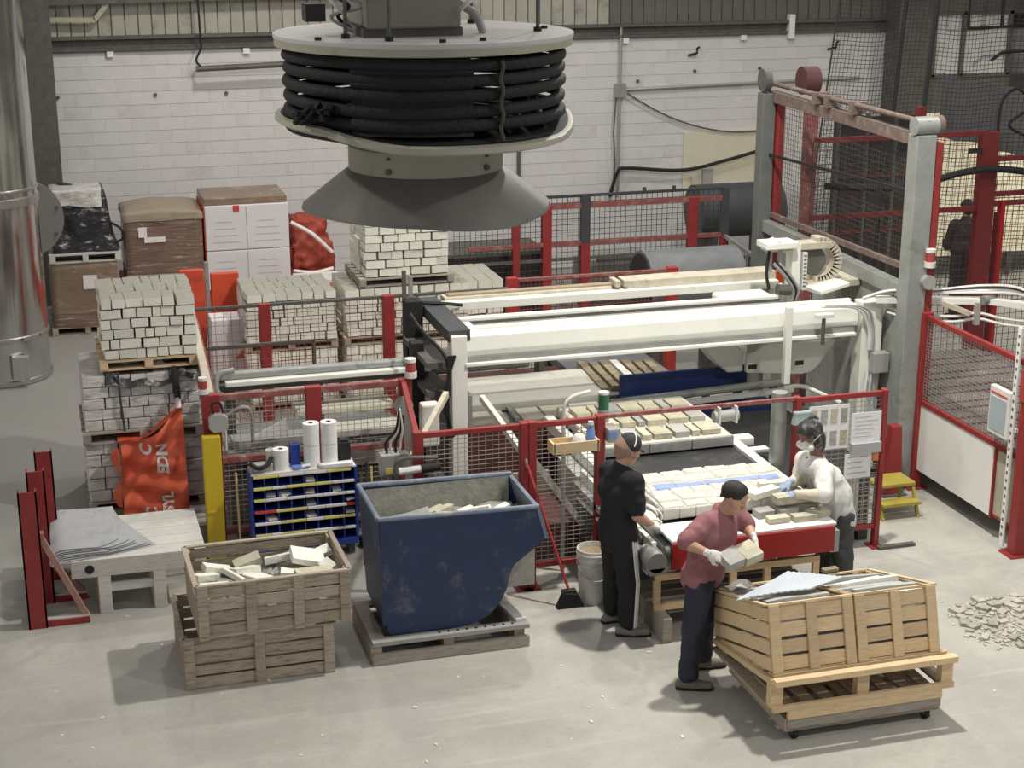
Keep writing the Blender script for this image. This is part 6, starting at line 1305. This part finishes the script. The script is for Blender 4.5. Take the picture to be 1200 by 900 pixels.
# --- man in the white shirt with respirator
B = (6.70,12.48,0)
def G(x,y,X): return tuple(gx(x,y,X))
J = dict(pelvis=(6.72,12.50,.82),neck=tuple(gx(957,537,6.56)),head=tuple(gx(949,508,6.47)),shL=tuple(gx(966,553,6.50)),shR=(6.50,12.74,1.22),elL=tuple(gx(966,581,6.40)),wrL=(6.19,12.30,1.085),elR=tuple(gx(938,560,6.45)),wrR=tuple(gz(924,566,1.09)),
  hipL=(6.73,12.40,.80),hipR=(6.72,12.62,.80),knL=(6.74,12.36,.43),knR=(6.70,12.64,.43),anL=(6.80,12.38,.09),anR=(6.76,12.66,.09))
t,g,P = person('man in a white shirt, dark head scarf and white respirator by the gate', B, J, (-.96,-.28), (-.86,-.30,-.36), (-.36,-.08,.93), 'skin_dark','cloth_white','cloth_grey','leather_grey',{'L':(-.9,-.3),'R':(-.9,-.2)}, sleeve=.95, hem=.10,
  hands={'L':((-.9,.05,-.35),(-.2,-.2,.95),.45,1),'R':((-.85,-.1,-.45),(-.3,0,.9),.5,-1)}, glove='glove_blue', belly=.05, ears=False)
for sx in 'LR': body_mesh('sleeve_cover',[L(g['el'+sx],.052,g['el'+sx].lerp(g['wr'+sx],.3),.052,.02),L(g['el'+sx].lerp(g['wr'+sx],.3),.052,g['el'+sx].lerp(g['wr'+sx],.85),.040,.02)],['sleeve_cream'],t,.009,.004,12)
body_mesh('head_scarf',[L(P(-.02,0,.035),.102,P(.012,0,.04),.097,.02),L(P(-.065,0,-.06),.062,P(-.05,0,.0),.085,.04),L(P(-.08,0,-.10),.06,P(-.04,0,-.11),.07,.04),L(P(-.045,0,-.15),.072,P(-.03,0,-.08),.078,.03),L(P(.12,0,-.05),.075,P(.12,0,-.01),.07,-.015)],['cap_camo'],t,.008,.004,14)
body_mesh('scarf_knot',[L(P(-.10,.0,.10),.022,P(-.14,.01,.075),.014,.01),L(P(-.05,.0,.13),.02,P(-.10,.0,.115),.02,.02)],['cap_camo'],t,.007)
body_mesh('respirator',[L(P(.07,0,-.065),.058,P(.105,0,-.06),.042,.02)],['plastic_white'],t,.007)
for e in (-1,1): body_mesh('filter_disc',[L(P(.075,e*.045,-.075),.036,P(.09,e*.066,-.078),.033,.012)],['plastic_white'],t,.007); MB().tube([tuple(P(.06,e*.07,-.045)-Vector(B)),tuple(P(-.02,e*.103,-.005)-Vector(B)),tuple(P(-.09,e*.06,.04)-Vector(B))],.006,6).build('mask_strap','plastic_white',t)
u_t = (g['neck']-g['pelvis']).normalized(); fr = Vector((-.96,-.28,0))
c0 = g['neck']+u_t*.02+fr*.075; c1 = g['pelvis'].lerp(g['neck'],.60)+fr*.132
b = MB(); b.add([c0-Vector((-.28,.96,0))*.05-Vector(B),c0+Vector((-.28,.96,0))*.05-Vector(B),c1+fr*.012-Vector((0,0,.06))-Vector(B)],[(0,1,2)]); b.build('grey_undershirt','cloth_greyshirt',t,solid=.012)
# --- person behind the dark red fence, seen from behind
B = (13.15,21.0,0)
J = dict(pelvis=(12.35,19.65,.95),neck=(12.36,19.68,1.52),head=(12.37,19.70,1.68),shR=(12.55,19.62,1.44),shL=(12.17,19.68,1.44),elR=(12.62,19.70,1.15),wrR=(12.52,19.90,1.05),elL=(12.10,19.75,1.15),wrL=(12.22,19.92,1.05),hipR=(12.45,19.65,.90),hipL=(12.25,19.65,.90),knR=(12.45,19.66,.5),knL=(12.25,19.66,.5),anR=(12.45,19.64,.1),anL=(12.25,19.64,.1))
J = {k: (v[0]+.80,v[1]+1.35,v[2]) for k,v in J.items()}
t,g,P = person('person in dark work clothes seen from behind through the red fence', B, J, (.1,1), (.15,.98,-.1), (0,.1,1), 'skin','cloth_dark','cloth_dark','rubber',{'R':(.1,1),'L':(-.1,1)}, long_sleeve=True, belly=.05, res=.016, hands={'R':((-.4,.8,-.2),(.2,.2,.9),.6,-1),'L':((.4,.8,-.2),(-.2,.2,.9),.6,1)})
body_mesh('hair',[L(P(-.02,0,.03),.097,P(.0,0,.045),.092,.02),L(P(-.05,0,-.05),.06,P(-.045,0,.0),.085,.03)],['hair'],t,.01)

# stones in hand and under the gloved hands
c = Vector(gy(866,652,10.97))
for k,(dx,sz,m,l) in enumerate((((-.07,0,-.01),(.15,.16,.085),'stone_grey','grey stone slab held in the right glove of the man in rose'),((.085,.03,.02),(.15,.17,.075),'stone_tan','tan stone slab held in the left glove of the man in rose'))):
    put_rock('held_stone',l,'stone',tuple(c+Vector(dx)-Vector((0,0,.04))),sz,.25,m,None,.35,-.18)
p = gz(944,592,1.0); put_rock('held_stone','long rough stone bar under the left glove of the man in white','stone',(6.28,12.33,1.015),(.52,.11,.06),.05,'stone_tan')
put_rock('held_stone','pale stone stick under the blue glove of the man in white','stone',(6.20,12.66,1.03),(.34,.07,.045),-.12,'stone_pale')
put_rock('held_stone','pale rough stone bar at the front of the white mould','stone',(5.98,12.47,1.03),(.30,.10,.06),.35,'stone_white')

# ================================================================ hanging hose reel unit near the camera
RD = 6.9
pc = ray(497,60); RC = CAMP+pc*(RD/(pc.dot(VF)))
def zpx(py): d = ray(497,py); return (CAMP+d*(RD/d.dot(VF))).z
t = thing('hanging_hose_reel', 'round hanging unit with coiled black hose between discs and grey cone', 'hose reel', (RC.x,RC.y,zpx(36)))
r0 = .63; zz = lambda py: zpx(py)-zpx(36)
MB().lathe([(0,0),(r0,0),(r0,-.014),(r0-.02,-.045),(0,-.045)],72).build('top_disc','disc_white',t,smooth=30)
MB().lathe([(r0-.004,-.0145),(r0-.004,-.048),(r0-.05,-.056),(r0-.05,-.0455)],72).build('disc_rim','cream_steel',t,smooth=30)
zb = zz(134)
def bd(a): return .012*math.sin(a-.5)+(-.055 if math.sin(a-.26) < -.35 else 0)*min(1,max(0,(-.35-math.sin(a-.26))*2.2))
b = MB(); n = 72
vs = [(0,0,zb+.0)]
for rr,dz in ((.30,.005),(.61,.005),(r0,0),(r0+.005,-.02),(r0-.02,-.035),(.3,-.03)):
    for i in range(n):
        a = 2*PI*i/n; k = (rr/r0)**2; vs.append((rr*math.cos(a),rr*math.sin(a),zb+dz+bd(a)*k))
fs = [(0,1+(i+1)%n,1+i) for i in range(n)]
for j in range(5): fs += [(1+j*n+i,1+j*n+(i+1)%n,1+(j+1)*n+(i+1)%n,1+(j+1)*n+i) for i in range(n)]
b.add(vs,fs); b.m = [1]*(2*n)+[0]*(4*n); b.build('bottom_disc',['disc_cream','rubber'],t,smooth=30)
for k in range(6):
    z = -.085-.053*k-(.004*k); rr = .575-(.004 if k%2 else 0)
    MB().tube([(rr*math.cos(2*PI*i/48),rr*math.sin(2*PI*i/48),z+.006*math.sin(2*PI*i/48*2+k)+(bd(2*PI*i/48)*.55 if k==5 else bd(2*PI*i/48)*.2*(k>2))) for i in range(49)],.0248,12).build('hose_coil','hose',t,smooth=True)
MB().lathe([(.20,-.05),(.19,-.2),(.20,zb+.02)],40).build('inner_drum','rubber',t,smooth=True)
# black sleeve at the front half of the coil
b = MB(); b.quadgrid(lambda u,v: ((.585+.008*math.cos(v*6*2*PI))*math.cos(-PI/2-.33-.42+(.85)*u), (.585+.008*math.cos(v*6*2*PI))*math.sin(-PI/2-.33-.42+.85*u), -.06-.30*v),20,42); b.build('sleeve','hose',t,smooth=True)
for a in (-2.2,-2.1,-.95,-.85,.4,1.4,2.4): MB().tube([(.55*math.cos(a),.55*math.sin(a),-.05),(.55*math.cos(a),.55*math.sin(a),zb+.03)],.012,6).build('spacer_rod','rubber',t)
a = -1.28; MB().tube([(.608*math.cos(a+.012*math.sin(k*1.7)),.608*math.sin(a+.012*math.sin(k*1.7)),-.07-.026*k) for k in range(13)],.009,6).build('chain','chain',t)
b = MB()
for k in range(26):
    a0 = PI+.55+rnd(-.12,.12); b.beam((.60*math.cos(a0),.60*math.sin(a0),zb+.06+rnd(-.03,.04)),(.66*math.cos(a0+rnd(-.1,.1)),.66*math.sin(a0+rnd(-.1,.1)),zb+.03+rnd(-.02,.05)),.02,.015)
tag(b.build('frayed_end','hose',t),kind='stuff')
z1,z2,z3,z4 = zz(150),zz(170),zz(200),zz(250)
MB().lathe([(.36,zb-.02),(.335,z1),(.325,z2-.02),(.325,z3)],64).build('collar','cream_steel',t,smooth=30)
MB().lathe([(.331,z2-.002),(.331,z3-.005)],64).build('collar_band','cream_steel',t,smooth=30)
MB().lathe([(.324,z2-.004),(.333,z2-.004),(.333,z2-.008),(.324,z2-.008)],64).build('collar_seam','steel_dark',t)
for a,z in ((-2.28,z3+.02),(-.95,z3+.025),(-2.28,z2-.03),(-.95,z2-.03),(.6,z3+.02),(2.2,z3+.02)):
    MB().cyl((.328*math.cos(a),.328*math.sin(a),z),(.345*math.cos(a),.345*math.sin(a),z),.012 if z<z2-.04 else .006,10).build('screw','steel_dark',t)
b = MB(); prof = [(.322,z3),(.36,z3-.025),(.52,z4+.015),(.525,z4),(.512,z4+.012),(.35,z3-.03)]; n=48
vs = [((r+.012*(r>.4)*math.cos(4*(2*PI*i/n)+.7))*math.cos(2*PI*i/n),(r+.012*(r>.4)*math.cos(4*(2*PI*i/n)+.7))*math.sin(2*PI*i/n),z-(.028*(r>.4))*max(0,math.cos(2*(2*PI*i/n)+2.1))) for r,z in prof for i in range(n)]
b.add(vs,[(j*n+i,j*n+(i+1)%n,(j+1)*n+(i+1)%n,(j+1)*n+i) for j in range(len(prof)-1) for i in range(n)]); b.build('cone','cone_grey',t,smooth=30)
# housing box and rods above
MB().box(-.30,.09,-.28,.12,.035,.9).build('housing','house_grey',t,bev=.01); MB().box(-.31,.10,-.26,.10,.0,.035).build('housing_base','steel_dark',t)
for x,y in ((-.38,-.25),(-.24,-.42),(.46,-.13),(.30,.35),(-.1,.5)):
    MB().cyl((x,y,0),(x,y,2.2),.0085,8).build('hanger_rod','steel_dark',t); MB().cyl((x,y,0),(x,y,.018),.018,8).build('rod_nut','rubber',t)
for x,y in ((-.5,-.3),(.12,-.5),(-.05,-.53),(.53,.0),(.02,.45)): MB().cyl((x,y,0),(x,y,.012),.014,8).build('bolt','rubber',t)
MB().tube(spline([(.08,-.05,.15),(.14,-.1,.11),(.19,-.14,.07),(.215,-.16,0)]),.017,10).build('cable_gland','plastic_grey',t,smooth=True); MB().tube(spline([(.09,-.1,.04),(.12,-.16,.10),(.17,-.16,.14),(.20,-.10,.16),(.14,-.08,.18),(.09,-.06,.10)]),.010,8).build('cable','plastic_white',t,smooth=True)
for k in range(3): MB().tube(spline([(-.33,-.1-.03*k,.02),(-.36-.03*k,-.15,.08),(-.40+.05*k,-.18,.12),(-.44+.03*k,-.15,.17),(-.5,-.1,.26)]),.008,6).build('cable',('plastic_white','rubber','galv')[k],t,smooth=True)
MB().box(-.52,-.44,-.15,-.05,.06,.13).build('terminal_box','plastic_black',t); MB().box(.22,.42,.05,.2,.16,.175).build('mount_plate','disc_white',t)

# ================================================================ hang the small pieces on the part that carries them
NEST = {'base_plate':('post','pipe','cover','gusset'),'display':('bezel',),'red_line':('bezel',),'caster_wheel':('caster_fork',),'cap_peak':('cap',),'cap_band':('cap',),'filter_disc':('respirator',),'mask_strap':('respirator',),
 'stripe':('trousers',),'shoe_sole':('shoe',),'collar':('shirt',),'grey_undershirt':('shirt',),'scarf_knot':('head_scarf',),'slot':('strip','cover_plate'),'scale_mark':('scale_strip',),'screw':('collar_band',),'rod_nut':('hanger_rod',),
 'label_strip':('shelf_board','top_panel'),'paper_slip':('shelf_board','bottom_panel'),'print_line':('sheet','carton'),'printed_picture':('sheet',),'lettering':('sheet',),'tied_tip':('sheet',),'bolt':('disc','top_disc'),'chain_hub':('cable_chain',),
 'eye':('body',),'core':('roll',),'yellow_sticker':('case',),'button':('case',),'blue_key':('case',),'brace_tab':('brace',),'base_top':('base_beam',),'post_top':('post',),'rivet':('front_board',),'red_tag':('carton',),'centre_seam':('carton',),
 'label_sheet':('carton','boxes'),'blue_stripe':('stone_face',),'edge_stone':('slab_edge',),'stone_fragment':('slat',),'motor_mount':('motor',),'motor_cap':('motor',),'bung':('drum_body',),'hole_ring':('front_beam',),'dent':('cover',),'tray_finger':('top_tray',)}
def centre(o): a = np.array([v.co for v in o.data.vertices]); return (a.min(0)+a.max(0))/2
for root in [o for o in COL.objects if o.parent is None and o.children]:
    kids = list(root.children); cs = {}
    for o in kids:
        nm = o.name.split('.')[0]
        if nm in NEST and o.type == 'MESH' and len(o.data.vertices):
            c = [k for k in kids if k.name.split('.')[0] in NEST[nm] and k.type == 'MESH']
            if c:
                for k in c+[o]:
                    if k not in cs: cs[k] = centre(k)
                o.parent = min(c, key=lambda k: np.linalg.norm(cs[k]-cs[o]))
